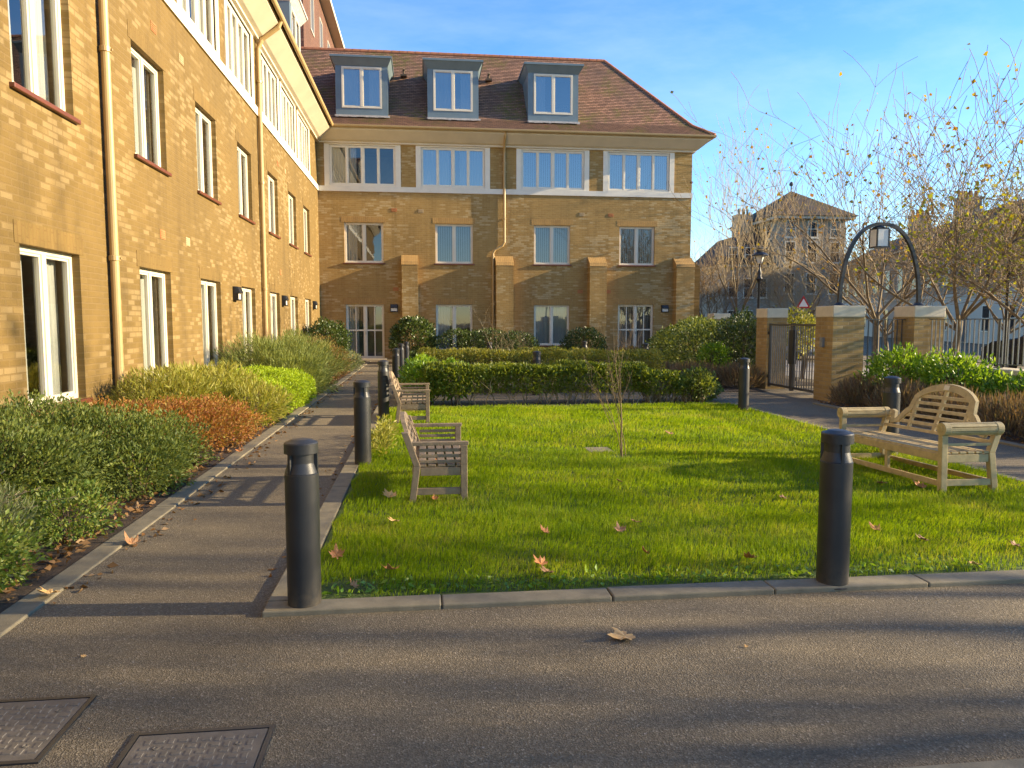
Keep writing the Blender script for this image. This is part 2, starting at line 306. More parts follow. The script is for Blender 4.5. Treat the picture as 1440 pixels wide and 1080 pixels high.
class MB:
    def __init__(s): s.v = []; s.f = []; s.uv = []
    def add(s, vs, fs):
        n = len(s.v); s.v += [tuple(x) for x in vs]; s.f += [tuple(i + n for i in f) for f in fs]
    def box(s, x0, x1, y0, y1, z0, z1):
        x0, x1 = min(x0, x1), max(x0, x1); y0, y1 = min(y0, y1), max(y0, y1); z0, z1 = min(z0, z1), max(z0, z1)
        s.add([(x0,y0,z0),(x1,y0,z0),(x1,y1,z0),(x0,y1,z0),(x0,y0,z1),(x1,y0,z1),(x1,y1,z1),(x0,y1,z1)],
              [(0,3,2,1),(4,5,6,7),(0,1,5,4),(1,2,6,5),(2,3,7,6),(3,0,4,7)]); return s
    def hexa(s, a):   # eight corners, bottom loop then top loop
        s.add(a, [(0,3,2,1),(4,5,6,7),(0,1,5,4),(1,2,6,5),(2,3,7,6),(3,0,4,7)]); return s
    def bar(s, p, q, w, h, up=(0, 0, 1)):
        p, q = Vector(p), Vector(q); d = (q - p).normalized(); u = Vector(up)
        a = d.cross(u)
        if a.length < 1e-4: a = d.cross(Vector((0, 1, 0)))
        a = a.normalized()*w/2; b = a.normalized().cross(d).normalized()*h/2
        return s.hexa([p-a-b, p+a-b, p+a+b, p-a+b, q-a-b, q+a-b, q+a+b, q-a+b])
    def tube(s, pts, rad, n=8, cap=True):
        pts = [Vector(p) for p in pts]
        if not hasattr(rad, '__len__'): rad = [rad]*len(pts)
        rings = []; ref = None
        for i, p in enumerate(pts):
            d = (pts[min(i+1, len(pts)-1)] - pts[max(i-1, 0)]).normalized()
            if ref is None:
                ref = d.cross(Vector((0.3, 1, 0.2)) if abs(d.y) < 0.9 else Vector((1, 0, 0))).normalized()
            else: ref = (ref - d*ref.dot(d)).normalized()
            w = d.cross(ref)
            rings.append([p + (ref*math.cos(2*math.pi*k/n) + w*math.sin(2*math.pi*k/n))*rad[i] for k in range(n)])
        vs = [v for r in rings for v in r]; fs = []
        for i in range(len(pts)-1):
            for k in range(n): fs.append((i*n+k, i*n+(k+1) % n, (i+1)*n+(k+1) % n, (i+1)*n+k))
        if cap: fs.append(tuple(range(n-1, -1, -1))); fs.append(tuple((len(pts)-1)*n+k for k in range(n)))
        s.add(vs, fs); return s
    def lathe(s, prof, c=(0, 0, 0), n=28, closed=True):
        vs = []; fs = []; m = len(prof)
        for (r, z) in prof:
            for k in range(n):
                a = 2*math.pi*k/n; vs.append((c[0]+r*math.cos(a), c[1]+r*math.sin(a), c[2]+z))
        for i in range(m-1):
            for k in range(n): fs.append((i*n+k, i*n+(k+1) % n, (i+1)*n+(k+1) % n, (i+1)*n+k))
        if closed: fs.append(tuple(range(n-1, -1, -1))); fs.append(tuple((m-1)*n+k for k in range(n)))
        s.add(vs, fs); return s
    def prism(s, poly, f, t0, t1):   # poly in 2D, f(u, v, t) -> world point
        n = len(poly); vs = [f(u, v, t0) for u, v in poly] + [f(u, v, t1) for u, v in poly]
        fs = [tuple(range(n-1, -1, -1)), tuple(range(n, 2*n))] + [(k, (k+1) % n, n+(k+1) % n, n+k) for k in range(n)]
        s.add(vs, fs); return s
    def build(s, name, mat, parent=None, loc=(0, 0, 0), smooth=False, bevel=0.0):
        o = mesh_obj(name, s.v, s.f, mat, parent, loc, smooth)
        if bevel:
            b = o.modifiers.new("bevel", 'BEVEL'); b.width = bevel; b.segments = 2; b.limit_method = 'ANGLE'; b.angle_limit = R(40)
        return o

def tag(o, label=None, cat=None, group=None, kind=None):
    if label: o['label'] = label
    if cat: o['category'] = cat
    if group: o['group'] = group
    if kind: o['kind'] = kind
    return o
def thing(name, loc, label, cat, group=None):
    o = bpy.data.objects.new(name, None); o.empty_display_size = 0.2; COL.objects.link(o); o.location = loc
    ROOT[o.name] = Vector(loc); return tag(o, label, cat, group)
def kids(o): return [c for c in bpy.data.objects if c.parent == o]
def copy_tree(o, parent=None):
    c = o.copy(); COL.objects.link(c); c.parent = parent
    for ch in kids(o): copy_tree(ch, c)
    return c

# ------------------------------------------------------------------ ground and setting
tag(mesh_obj('ground', [(-500,-400,0),(700,-400,0),(700,700,0),(-500,700,0)], [(0,1,2,3)], 'asphalt'), 'dark asphalt ground of the drive and paths with fine pale chippings', kind='structure')
def sheet(name, rects, z, mat, label, sub=0):
    m = MB()
    for (x0, x1, y0, y1) in rects: m.add([(x0,y0,z),(x1,y0,z),(x1,y1,z),(x0,y1,z)], [(0,1,2,3)])
    return tag(m.build(name, mat), label, kind='structure')
sheet('flower_bed', [(-4.3, -2.17, -3, 28.4), (-0.6, 11.5, 24.6, 30.2), (5.4, 7.3, 15.0, 24.6), (7.3, 9.35, 16.3, 24.6), (7.15, 9.2, -6, 12.7), (-0.5, 5.3, 15.3, 16.4)], 0.012, 'soil', 'brown soil of the planted beds beside the walls')
sheet('lawn', [(-0.68, 5.45, 3.92, 12.72)], 0.016, 'turf', 'rectangular lawn in the middle of the courtyard')
sheet('pavement', [(9.9, 14.0, -40, 120)], 0.008, 'paving', 'slabbed street pavement beyond the railings')
k = MB(); rs = random.Random(3)
def kerb_run(x0, x1, y0, y1, along, L=0.915, z=0.028):
    a, b = (x0, x1) if along == 'x' else (y0, y1)
    p = a
    while p < b - 0.02:
        q = min(p + L, b); dz = rs.uniform(-0.003, 0.003)
        if along == 'x': k.box(p+0.003, q-0.003, y0, y1, -0.05, z+dz)
        else: k.box(x0, x1, p+0.003, q-0.003, -0.05, z+dz)
        p = q
kerb_run(-2.17, -2.02, -3, 28.4, 'y', z=0.014); kerb_run(-0.84, -0.69, 3.92, 26.0, 'y')
kerb_run(-0.84, 5.46, 3.77, 3.918, 'x'); kerb_run(5.46, 5.56, 3.92, 12.7, 'y')
kerb_run(1.3, 9.0, 2.06, 2.20, 'x', z=0.012); kerb_run(7.02, 7.14, -6, 12.7, 'y'); kerb_run(-0.66, 5.4, 12.73, 12.80, 'x')
tag(k.build('kerb', 'kerb_concrete', bevel=0.008), 'pale concrete edging kerbs round the lawn and beds', kind='structure')

# ------------------------------------------------------------------ the apartment building (L-shaped, rear wing and left wing)
XW, YW = -4.08, 30.0
bld = thing('apartment_building', (XW, YW, 0), 'L-shaped three-storey yellow brick apartment building with brown tiled roof and dormers', 'building')
mapL = lambda a, n, z: (XW - n, a, z)
mapB = lambda a, n, z: (a, YW + n, z)
def mbox(m, mp, a0, a1, n0, n1, z0, z1):
    p, q = mp(a0, n0, z0), mp(a1, n1, z1); m.box(p[0], q[0], p[1], q[1], p[2], q[2])
def mquad(m, mp, a0, a1, n, z0, z1):
    m.add([mp(a0,n,z0), mp(a1,n,z0), mp(a1,n,z1), mp(a0,n,z1)], [(0,1,2,3)])
def wall_holes(m, mp, a0, a1, z0, z1, holes, depth):
    A = sorted({a0, a1, *[h[0] for h in holes], *[h[1] for h in holes]}); Z = sorted({z0, z1, *[h[2] for h in holes], *[h[3] for h in holes]})
    for i in range(len(A)-1):
        for j in range(len(Z)-1):
            ca, cz = (A[i]+A[i+1])/2, (Z[j]+Z[j+1])/2
            if any(h[0] < ca < h[1] and h[2] < cz < h[3] for h in holes): continue
            mquad(m, mp, A[i], A[i+1], 0, Z[j], Z[j+1])
    for (h0, h1, y0, y1) in holes:
        for (p, q, r, s) in (((h0,0,y0),(h0,0,y1),(h0,depth,y1),(h0,depth,y0)), ((h1,0,y0),(h1,depth,y0),(h1,depth,y1),(h1,0,y1)),
                             ((h0,0,y0),(h0,depth,y0),(h1,depth,y0),(h1,0,y0)), ((h0,0,y1),(h1,0,y1),(h1,depth,y1),(h0,depth,y1))):
            m.add([mp(*p), mp(*q), mp(*r), mp(*s)], [(0,1,2,3)])
G0 = [4.95, 8.80, 12.0, 14.96, 18.03, 21.1, 24.12, 26.97]
F0 = [5.55, 8.83, 12.02, 14.98, 18.0, 21.2, 24.2, 27.03]
T0 = [8.6, 11.65, 14.75, 17.85, 21.05, 23.8, 26.7]
Lh = [('ground', c-0.66, c+0.66, 0.58, 2.29) for c in G0] + [('first', c-0.66, c+0.66, 3.88, 5.47) for c in F0] + [('top', c-1.1, c+1.1, 6.83, 8.34) for c in T0]
Bh = [('door', -3.09, -1.60, 0.03, 2.18), ('ground', 0.46, 1.93, 0.35, 2.18), ('ground', 4.44, 5.91, 0.52, 2.17), ('door', 7.95, 9.46, 0.03, 2.20)]
Bh += [('first', a, b, 3.81, 5.38) for a, b in ((-3.10,-1.58),(0.46,1.96),(4.43,5.92),(7.97,9.46))]
Bh += [('top', a, b, 6.81, 8.34) for a, b in ((-3.61,-1.07),(-0.08,2.45),(3.91,6.48),(7.46,10.04))]
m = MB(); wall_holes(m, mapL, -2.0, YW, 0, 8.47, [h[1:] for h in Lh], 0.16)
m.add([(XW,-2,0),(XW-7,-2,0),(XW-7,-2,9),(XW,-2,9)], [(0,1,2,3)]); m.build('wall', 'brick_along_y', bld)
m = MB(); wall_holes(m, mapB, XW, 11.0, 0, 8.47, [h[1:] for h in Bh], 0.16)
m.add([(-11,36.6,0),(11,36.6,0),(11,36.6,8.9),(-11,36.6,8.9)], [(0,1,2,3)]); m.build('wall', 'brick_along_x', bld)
m = MB(); m.add([(11.0,30,0),(11.0,36.6,0),(11.0,36.6,8.47),(11.0,30,8.47)], [(0,1,2,3)]); m.build('wall', 'brick_along_y', bld)
# rooms behind the glass: dark back partitions and floors
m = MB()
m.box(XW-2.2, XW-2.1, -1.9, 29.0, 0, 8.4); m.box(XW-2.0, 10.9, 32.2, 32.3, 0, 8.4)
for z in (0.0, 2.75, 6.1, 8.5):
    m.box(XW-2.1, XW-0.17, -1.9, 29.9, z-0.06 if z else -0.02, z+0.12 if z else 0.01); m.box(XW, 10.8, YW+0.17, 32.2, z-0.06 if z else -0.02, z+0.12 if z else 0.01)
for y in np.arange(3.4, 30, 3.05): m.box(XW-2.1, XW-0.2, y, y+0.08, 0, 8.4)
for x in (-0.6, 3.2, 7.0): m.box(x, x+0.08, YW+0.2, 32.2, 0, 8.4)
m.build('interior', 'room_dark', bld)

cr = random.Random(11)
def pleat(m, mp, a0, a1, n, z0, z1, step=0.05, amp=0.022):
    k = max(4, int((a1-a0)/step)*2); vs = []
    for i in range(k+1):
        a = a0 + (a1-a0)*i/k; d = amp*math.sin(i*math.pi/2*1.0 + cr.uniform(-.4,.4)); e = cr.uniform(-.008,.008)
        vs += [mp(a+e, n+d, z0), mp(a, n+d*0.6, z1)]
    m.add(vs, [(2*i, 2*i+2, 2*i+3, 2*i+1) for i in range(k)])
def window(mp, kind, a0, a1, z0, z1, curtain, soldier, sill=True, lights=2, fmat='window_white', gmat='window_glass', rec=0.09, parent=None, name='window', cmat='curtain_white'):
    P = parent or bld; f = MB(); b = 0.058; d0, d1 = rec, rec + 0.07
    for (p, q, r, s) in ((a0,a0+b,z0,z1),(a1-b,a1,z0,z1),(a0+b,a1-b,z0,z0+b),(a0+b,a1-b,z1-b,z1)): mbox(f, mp, p, q, d0, d1, r, s)
    xs = [a0+b]; w = (a1-a0-2*b)/lights; panes = []
    for i in range(1, lights): xs.append(a0+b+w*i)
    xs.append(a1-b)
    for i in range(1, lights):
        mw = 0.045 if (lights == 2 or i == lights//2) else 0.028
        mbox(f, mp, xs[i]-mw, xs[i]+mw, d0-0.004, d1, z0+b, z1-b)
    for i in range(lights):                                   # casement sashes, slightly behind the frame face
        p = xs[i] + (0 if i == 0 else 0.045 if (lights == 2 or i == lights//2) else 0.028); q = xs[i+1] - (0 if i == lights-1 else 0.045 if (lights == 2 or i+1 == lights//2) else 0.028)
        c = 0.03
        for (u, v, r, s) in ((p,p+c,z0+b,z1-b),(q-c,q,z0+b,z1-b),(p+c,q-c,z0+b,z0+b+c),(p+c,q-c,z1-b-c,z1-b)): mbox(f, mp, u, v, d0+0.014, d1-0.004, r, s)
        if kind == 'door':
            for zz in (z0+0.52*(z1-z0),): mbox(f, mp, p+c, q-c, d0+0.016, d1-0.006, zz-0.03, zz+0.03)
            cc = (p+q)/2; mbox(f, mp, cc-0.02, cc+0.02, d0+0.017, d1-0.007, z0+b+c, z0+0.52*(z1-z0)-0.03); mbox(f, mp, cc-0.02, cc+0.02, d0+0.017, d1-0.007, z0+0.52*(z1-z0)+0.03, z1-b-c)
        panes.append((p+c, q-c, z0+b+c, z1-b-c))
    fo = f.build('frame' if P is not bld else name, fmat, P)
    if kind == 'door': h = MB(); mbox(h, mp, (a0+a1)/2+0.01, (a0+a1)/2+0.03, d0-0.05, d0-0.03, z0+0.95, z0+1.08); mbox(h, mp, (a0+a1)/2+0.012, (a0+a1)/2+0.028, d0-0.03, d0-0.004, z0+1.0, z0+1.02); h.build('handle', 'reflector_metal', fo)
    SP = fo if P is bld else P
    g = MB()
    for p in panes: mquad(g, mp, p[0]-0.004, p[1]+0.004, d0+0.045, p[2]-0.004, p[3]+0.004)
    g.build('pane', gmat, SP)
    cm = MB(); n = d1 + 0.10; zt, zb = z1-0.03, z0+0.04; W_ = a1-a0
    if curtain == 'drapes':
        e = cr.uniform(0.38, 0.47)*W_; e2 = cr.uniform(0.28, 0.42)*W_
        pleat(cm, mp, a0+0.03, a0+e, n, zb, zt); pleat(cm, mp, a1-e2, a1-0.03, n, zb, zt)
    elif curtain == 'net': pleat(cm, mp, a0+0.03, a1-0.03, n, zb, zt, 0.07, 0.014)
    elif curtain == 'left': pleat(cm, mp, a0+0.03, a0+cr.uniform(.3,.45)*W_, n, zb, zt)
    elif curtain == 'blind':
        a = a0+0.04
        while a < a1-0.1:
            p0, p1 = mp(a, n-0.025, zb), mp(a+0.085, n+0.025, zt)
            cm.add([mp(a,n-0.03,zb), mp(a+0.08,n+0.02,zb), mp(a+0.08,n+0.02,zt), mp(a,n-0.03,zt)], [(0,1,2,3)]); a += 0.089
    if cm.v: cm.build('curtain' if curtain != 'blind' else 'blind', cmat if curtain != 'blind' else 'blind_grey', SP)
    if sill:
        s = MB(); mbox(s, mp, a0-0.06, a1+0.06, -0.055, rec+0.03, z0-0.055, z0-0.002); s.build('sill', 'sill_terracotta', SP, bevel=0.008)
    if kind == 'top':
        s = MB()
        for (p, q) in ((a0-0.2, a0), (a1, a1+0.2)): mbox(s, mp, p, q, -0.022, 0.03, 6.772, 8.385)
        mbox(s, mp, a0, a1, -0.024, 0.028, z1, 8.385); mbox(s, mp, a0, a1, -0.03, 0.028, 6.772, z0); s.build('surround', 'cream_paint', SP)
    if soldier:
        s = MB(); mbox(s, mp, a0-0.10, a1+0.10, -0.006, 0.02, z1+0.003, z1+0.228); s.build('lintel', soldier, SP)
    return fo
cl = ['drapes', 'drapes', 'net', 'drapes', 'net', 'drapes', 'net', 'drapes']
for i, (kd, a0, a1, z0, z1) in enumerate(Lh):
    if kd == 'top': window(mapL, kd, a0, a1, z0, z1, 'net' if i % 2 else 'drapes', None, False, 4, 'cream_paint', rec=0.03)
    else: window(mapL, kd, a0, a1, z0, z1, cl[i % 8], 'soldier_y', True)
cb = ['left', 'left', 'net', 'blind', 'left', 'blind', 'blind', 'blind', 'left', 'drapes', 'blind', 'blind']
for i, (kd, a0, a1, z0, z1) in enumerate(Bh):
    window(mapB, kd, a0, a1, z0, z1, cb[i], None if kd == 'top' else 'soldier_x', kd in ('ground', 'first'), 4 if kd == 'top' else 2, 'cream_paint' if kd == 'top' else 'window_white',
           rec=0.03 if kd == 'top' else 0.09, name='door' if kd == 'door' else 'window', gmat='dormer_glass' if kd == 'top' and i > 8 else 'window_glass')
# stone band, cornice
m = MB(); mbox(m, mapL, -2, YW-0.036, -0.036, 0.02, 6.57, 6.77); mbox(m, mapB, XW, 11.036, -0.036, 0.02, 6.57, 6.77); m.box(11.002, 11.036, YW+0.021, 36.6, 6.57, 6.77)
m.build('string_course', 'band_stone', bld)
# eaves: sloped soffit, cornice board, fascia and gutter
E_ = 0.62; m = MB()
prof = [(-0.02, 8.385), (-0.10, 8.40), (-0.10, 8.455), (-0.20, 8.50), (-E_+0.05, 8.80), (-E_+0.05, 8.93), (0.05, 8.93), (0.05, 8.385)]
inn = 0.55                                                   # the two runs are mitred in the inner corner
def sweep(prof, m):
    n = len(prof); vs = []
    for path in ('a', 'b', 'c', 'd'):
        for (o, z) in prof:
            if path == 'a': vs.append((XW - o, -2.0, z))
            if path == 'b': vs.append((XW - o, YW + o, z))
            if path == 'c': vs.append((11.0 - o, YW + o, z))
            if path == 'd': vs.append((11.0 - o, 36.6, z))
    fs = []
    for s_ in range(3):
        for i in range(n): fs.append((s_*n+i, s_*n+(i+1) % n, (s_+1)*n+(i+1) % n, (s_+1)*n+i))
    m.add(vs, fs)
sweep(prof, m); m.build('eaves', 'soffit_cream', bld)
m = MB(); gp = []
for i in range(9):
    a = math.pi*i/8; gp.append((-E_ - 0.005 - 0.06*(1-math.cos(a))/1.0*0.9, 8.93 - 0.075*math.sin(a)))
gp += [(-E_ - 0.113, 8.955), (-E_-0.005, 8.955)]
sweep(gp, m); m.build('gutter', 'gutter_tan', bld, smooth=False)

# roofs with real courses of tiles
def prf(s):       # run, rise along the slope parameter 0..1, bell-cast at the eaves
    run = 3.7*s
    return run, (0.72*run if run < 0.7 else 0.504 + (run-0.7)*1.16)
def tiled(name, e0, e1, r0, r1, n, mat, nrm, parent, pf=prf, th=0.028, z0=8.95):
    vs, fs, uv = [], [], []; e0, e1, r0, r1 = map(Vector, (e0, e1, r0, r1)); nrm = Vector(nrm); full = pf(1.0)[0]
    L = (e1-e0).length; ax = (e1-e0).normalized(); dist = 0
    for i in range(n):
        s0, s1 = i/n, min(1, (i+1.15)/n)
        ru0, ri0 = pf(s0); ru1, ri1 = pf(s1)
        a, b = e0.lerp(r0, ru0/full), e1.lerp(r1, ru0/full); c, d = e1.lerp(r1, ru1/full), e0.lerp(r0, ru1/full)
        zu = lambda p, r: Vector((p.x, p.y, z0 + r))
        A, B_, C_, D = zu(a, ri0) + nrm*th, zu(b, ri0) + nrm*th, zu(c, ri1) + nrm*0.004, zu(d, ri1) + nrm*0.004
        A0, B0 = zu(a, ri0) - nrm*0.01, zu(b, ri0) - nrm*0.01
        k = len(vs); vs += [A, B_, C_, D, A0, B0]; fs += [(k, k+1, k+2, k+3), (k+4, k+5, k+1, k)]
        ua, ub, uc, ud = [(p-e0).dot(ax) for p in (a, b, c, d)]; v0 = i*0.1
        uv += [(ua, v0+.004), (ub, v0+.004), (uc, v0+.096), (ud, v0+.096), (ua, v0+.001), (ub, v0+.001), (ub, v0+.004), (ua, v0+.004)]
    return mesh_obj(name, [tuple(v) for v in vs], fs, mat, parent, uvs=uv)
EY, EX, RY = YW - E_ - 0.06, 11.0 + E_ + 0.06, YW - E_ - 0.06 + 3.7
nB = Vector((0, -1, 1)).normalized(); nE = Vector((1, 0, 1)).normalized()
zr = 8.95 + prf(1)[1]
roof = tiled('roof', (-7.4, EY, 0), (EX, EY, 0), (-7.4, RY, 0), (EX-3.7, RY, 0), 52, 'roof_tile', nB, bld)
tiled('roof', (EX, EY, 0), (EX, EY+7.4, 0), (EX-3.7, RY, 0), (EX-3.7, RY+0.01, 0), 52, 'roof_tile', nE, bld)
tiled('roof', (XW+E_+0.06, -2.0, 0), (XW+E_+0.06, YW+3, 0), (XW+E_+0.06-3.7, -2.0, 0), (XW+E_+0.06-3.7, YW+3, 0), 52, 'roof_tile', nE, bld)
m = MB()
m.add([(-7.4, RY, zr), (EX-3.7, RY, zr), (EX, RY+3.7, 8.95), (-11, RY+3.7, 8.95)], [(0,3,2,1)])
m.add([(XW+E_-3.64, -2, zr), (XW+E_-3.64, YW+3, zr), (XW-7, YW+3, 8.95), (XW-7, -2, 8.95)], [(0,1,2,3)])
m.build('roof', 'slate', bld)
m = MB()
def ridge_tiles(p, q, r=0.09, step=0.33):
    p, q = Vector(p), Vector(q); L = (q-p).length; n = max(1, int(L/step)); d = (q-p)/n
    for i in range(n): m.tube([p + d*i, p + d*(i+1.04)], [r, r*0.93], 8)
ridge_tiles((-7.2, RY, zr), (EX-3.7, RY, zr)); 
hp = [Vector((EX - prf(s)[0], EY + prf(s)[0], 8.95 + prf(s)[1] + 0.02)) for s in np.linspace(0, 1, 60)]
for i in range(59): m.tube([hp[i], hp[i+1] + (hp[i+1]-hp[i])*0.1], [0.075, 0.06], 6)
m.build('ridge_tiles', 'chimney_pot', bld)

# dormers
def dormer(mp, a0, a1, zb=9.44, zt=11.38, back=2.6, parent=bld, rmat='dormer_zinc'):
    b = MB(); t = 0.05
    mbox(b, mp, a0, a0+0.22, 0.0, 0.14, zb, zt); mbox(b, mp, a1-0.22, a1, 0.0, 0.14, zb, zt)
    mbox(b, mp, a0+0.22, a1-0.22, 0.0, 0.14, zb, zb+0.29); mbox(b, mp, a0+0.22, a1-0.22, 0.0, 0.14, zt-0.08, zt)
    for (p, q) in ((a0, a0+t), (a1-t, a1)): mbox(b, mp, p, q, 0.14, back, zb, zt)
    d = b.build('dormer', 'dormer_zinc', parent)
    r = MB()                                                 # flared cove and flat roof
    lo = [mp(a0-0.01, -0.01, zt-0.06), mp(a1+0.01, -0.01, zt-0.06), mp(a1+0.01, back, zt-0.06), mp(a0-0.01, back, zt-0.06)]
    hi = [mp(a0-0.15, -0.2, zt+0.2), mp(a1+0.15, -0.2, zt+0.2), mp(a1+0.15, back, zt+0.2), mp(a0-0.15, back, zt+0.2)]
    r.hexa(lo + hi); mbox(r, mp, a0-0.18, a1+0.18, -0.23, back, zt+0.202, zt+0.28)
    r.build('dormer_roof', rmat, d)
    l = MB(); x = a0
    mbox(l, mp, a0-0.03, a1+0.03, -0.16, 0.02, zb-0.06, zb-0.002)
    while x < a1: mbox(l, mp, x, x+0.11, -0.18, -0.155, zb-0.08+cr.uniform(-.015,.01), zb-0.01); x += 0.115
    l.build('flashing', 'lead_and_sunlit_zinc', d)
    w = MB(); mbox(w, mp, a0+0.1, a1-0.1, 0.9, 0.95, zb, zt-0.1); w.build('interior', 'room_dark', d)
    window(mp, 'first', a0+0.23, a1-0.23, zb+0.30, zt-0.09, cr.choice(['left', 'drapes']), None, False, 2, 'window_white', 'dormer_glass', rec=-0.02, parent=d)
mapD = lambda a, n, z: (a, YW - 0.05 + n, z)
mapLD = lambda a, n, z: (XW + 0.05 - n, a, z)
for (a, b) in ((-3.32, -1.33), (0.2, 2.2), (4.17, 6.2)): dormer(mapD, a, b)
for y in (24.3, 17.0, 10.0): dormer(mapLD, y, y+2.0, rmat='lead_and_sunlit_zinc')  # left roofs paler than the zinc: their sunlight is put into the colour
for (x, y, z) in ((-0.75, 31.7, 11.65), (2.75, 31.7, 11.6)):
    v = MB(); v.box(x-0.13, x+0.13, y-0.2, y+0.15, z-0.14, z-0.06); v.tube([(x, y, z-0.1), (x, y, z+0.14)], 0.05, 10); v.tube([(x, y-0.02, z+0.12), (x+0.02, y-0.09, z+0.18)], 0.055, 10)
    v.build('roof_vent', 'stem_dark', bld)
# tall red block rising behind the corner
tw = MB(); tw.add([(-4.95,33.2,8.5),(-4.95,50,8.5),(-4.95,50,17.2),(-4.95,33.2,17.2)], [(0,1,2,3)]); t0 = tw.build('tower_wall', 'red_brick_y', bld)
tw = MB(); tw.add([(-4.95,33.2,8.5),(-4.95,33.2,17.2),(-7.2,33.2,17.2),(-11,33.2,9.0),(-11,33.2,8.5)], [(0,1,2,3,4)]); tw.build('tower_wall', 'tile_hung_x', bld)
tw = MB(); tw.hexa([(-4.45,33.0,17.2),(-12,33.0,17.2),(-12,50,17.2),(-4.45,50,17.2),(-4.45,33.0,17.4),(-12,33.0,17.4),(-12,50,17.4),(-4.45,50,17.4)]); tw.build('tower_eaves', 'soffit_cream', bld)
for y in (35.2, 38.2, 41.2):
    w = MB(); w.box(-4.98, -4.93, y, y+0.9, 14.6, 16.2); fo = w.build('tower_window', 'slate', bld)
    w = MB()
    for (p, q, r, s) in ((y-.06,y,14.54,16.26),(y+.9,y+.96,14.54,16.26),(y,y+.9,16.2,16.26),(y,y+.9,14.54,14.6)): w.box(-4.99,-4.91,p,q,r,s)
    w.build('frame', 'window_white', fo)
# buttresses
for (x0, x1) in ((-0.87, -0.24), (2.86, 3.55), (6.66, 7.36), (10.28, 11.05)):
    b = MB(); d = 0.42
    b.hexa([(x0,YW-d,0),(x1,YW-d,0),(x1,YW+0.02,0),(x0,YW+0.02,0),(x0,YW-d,3.72),(x1,YW-d,3.72),(x1,YW+0.02,3.72),(x0,YW+0.02,3.72)]); o = b.build('buttress', 'brick_along_x', bld)
    b = MB(); b.hexa([(x0-0.012,YW-d-0.012,3.722),(x1+0.012,YW-d-0.012,3.722),(x1+0.012,YW+0.02,3.722),(x0-0.012,YW+0.02,3.722),(x0-0.012,YW-d+0.06,3.86),(x1+0.012,YW-d+0.06,3.86),(x1+0.012,YW+0.02,4.14),(x0-0.012,YW+0.02,4.14)]); b.build('coping', 'soldier_x', o)
b = MB(); b.hexa([(11.002,YW+0.03,0),(11.45,YW+0.03,0),(11.45,YW+0.7,0),(11.002,YW+0.7,0),(11.002,YW+0.03,4.14),(11.45,YW+0.03,3.74),(11.45,YW+0.7,3.74),(11.002,YW+0.7,4.14)]); b.build('buttress', 'brick_along_y', bld)
# downpipes
def pipe(pts, r=0.052, collars=()):
    p = MB(); p.tube(pts, r, 14)
    for c in collars: p.lathe([(r+0.004,-0.035),(r+0.014,-0.03),(r+0.014,0.03),(r+0.004,0.035)], c, 14); 
    for c in collars: p.box(c[0]-0.09, c[0]+0.09, c[1]-0.012, c[1]+0.012, c[2]-0.012, c[2]+0.012)
    return p.build('downpipe', 'gutter_tan', bld, smooth=False)
px = XW + 0.075
for y in (10.28, 19.45): pipe([(px, y, 0.05), (px, y, 8.2), (px+0.1, y, 8.42), (px+0.5, y, 8.72), (px+0.57, y, 8.9)], 0.055, [(px, y, z) for z in (2.32, 4.95, 7.4)])
py = YW - 0.07
pipe([(2.76, py, 0.05), (2.76, py, 4.22), (2.84, py, 4.36), (3.14, py, 4.52), (3.22, py, 4.66), (3.22, py, 8.2), (3.22, py-0.1, 8.4), (3.22, py-0.45, 8.72), (3.22, py-0.5, 8.88)], 0.048, [(2.76, py, z) for z in (2.2, 4.1)] + [(3.22, py, z) for z in (5.6, 7.8)])
# air bricks
def airbrick(mp, a, z, mat='vent_terracotta'):
    v = MB(); mbox(v, mp, a-0.11, a+0.11, -0.008, 0.02, z-0.07, z+0.07)
    for j in range(4): mbox(v, mp, a-0.09, a+0.09, -0.016, -0.0085, z-0.055+j*0.032, z-0.040+j*0.032)
    v.build('air_vent', mat, bld)
for (a, z, mt) in ((12.3, 5.98, 'vent_terracotta'), (13.6, 5.95, 'vent_buff'), (12.35, 2.86, 'vent_terracotta'), (13.6, 2.88, 'vent_buff'), (22.0, 5.95, 'vent_terracotta'), (23.1, 5.95, 'vent_buff'), (22.0, 2.9, 'vent_terracotta')): airbrick(mapL, a, z, mt)
for (a, z, mt) in ((-1.15, 5.88, 'vent_terracotta'), (-0.1, 5.86, 'vent_buff'), (-1.12, 2.78, 'vent_terracotta'), (6.4, 5.83, 'vent_buff'), (7.6, 5.82, 'vent_terracotta'), (6.35, 2.72, 'vent_terracotta'), (7.52, 2.72, 'vent_terracotta')): airbrick(mapB, a, z, mt)
# bulkhead lamps
def wall_lamp(mp, a, z):
    l = MB(); w, h = 0.15, 0.15
    mbox(l, mp, a-w, a+w, -0.05, 0, z-h, z+h)
    p = [mp(a-w,-0.05,z), mp(a+w,-0.05,z), mp(a+w,-0.05,z+h), mp(a-w,-0.05,z+h), mp(a-w*0.9,-0.16,z+0.01), mp(a+w*0.9,-0.16,z+0.01), mp(a+w*0.9,-0.12,z+h*0.95), mp(a-w*0.9,-0.12,z+h*0.95)]
    l.hexa(p); mbox(l, mp, a-w, a-w+0.025, -0.12, -0.05, z-h, z); mbox(l, mp, a+w-0.025, a+w, -0.12, -0.05, z-h, z); mbox(l, mp, a-w+0.025, a+w-0.025, -0.12, -0.05, z-h, z-h+0.025)
    o = l.build('wall_lamp', 'lamp_black', bld, bevel=0.006)
    g = MB(); mbox(g, mp, a-w+0.03, a+w-0.03, -0.105, -0.052, z-h+0.03, z-0.005); g.build('diffuser', 'lamp_diffuser', o)
for a in (16.7, 22.2, 28.15): wall_lamp(mapL, a, 2.1)
for a in (-1.20, 9.93): wall_lamp(mapB, a, 2.03)
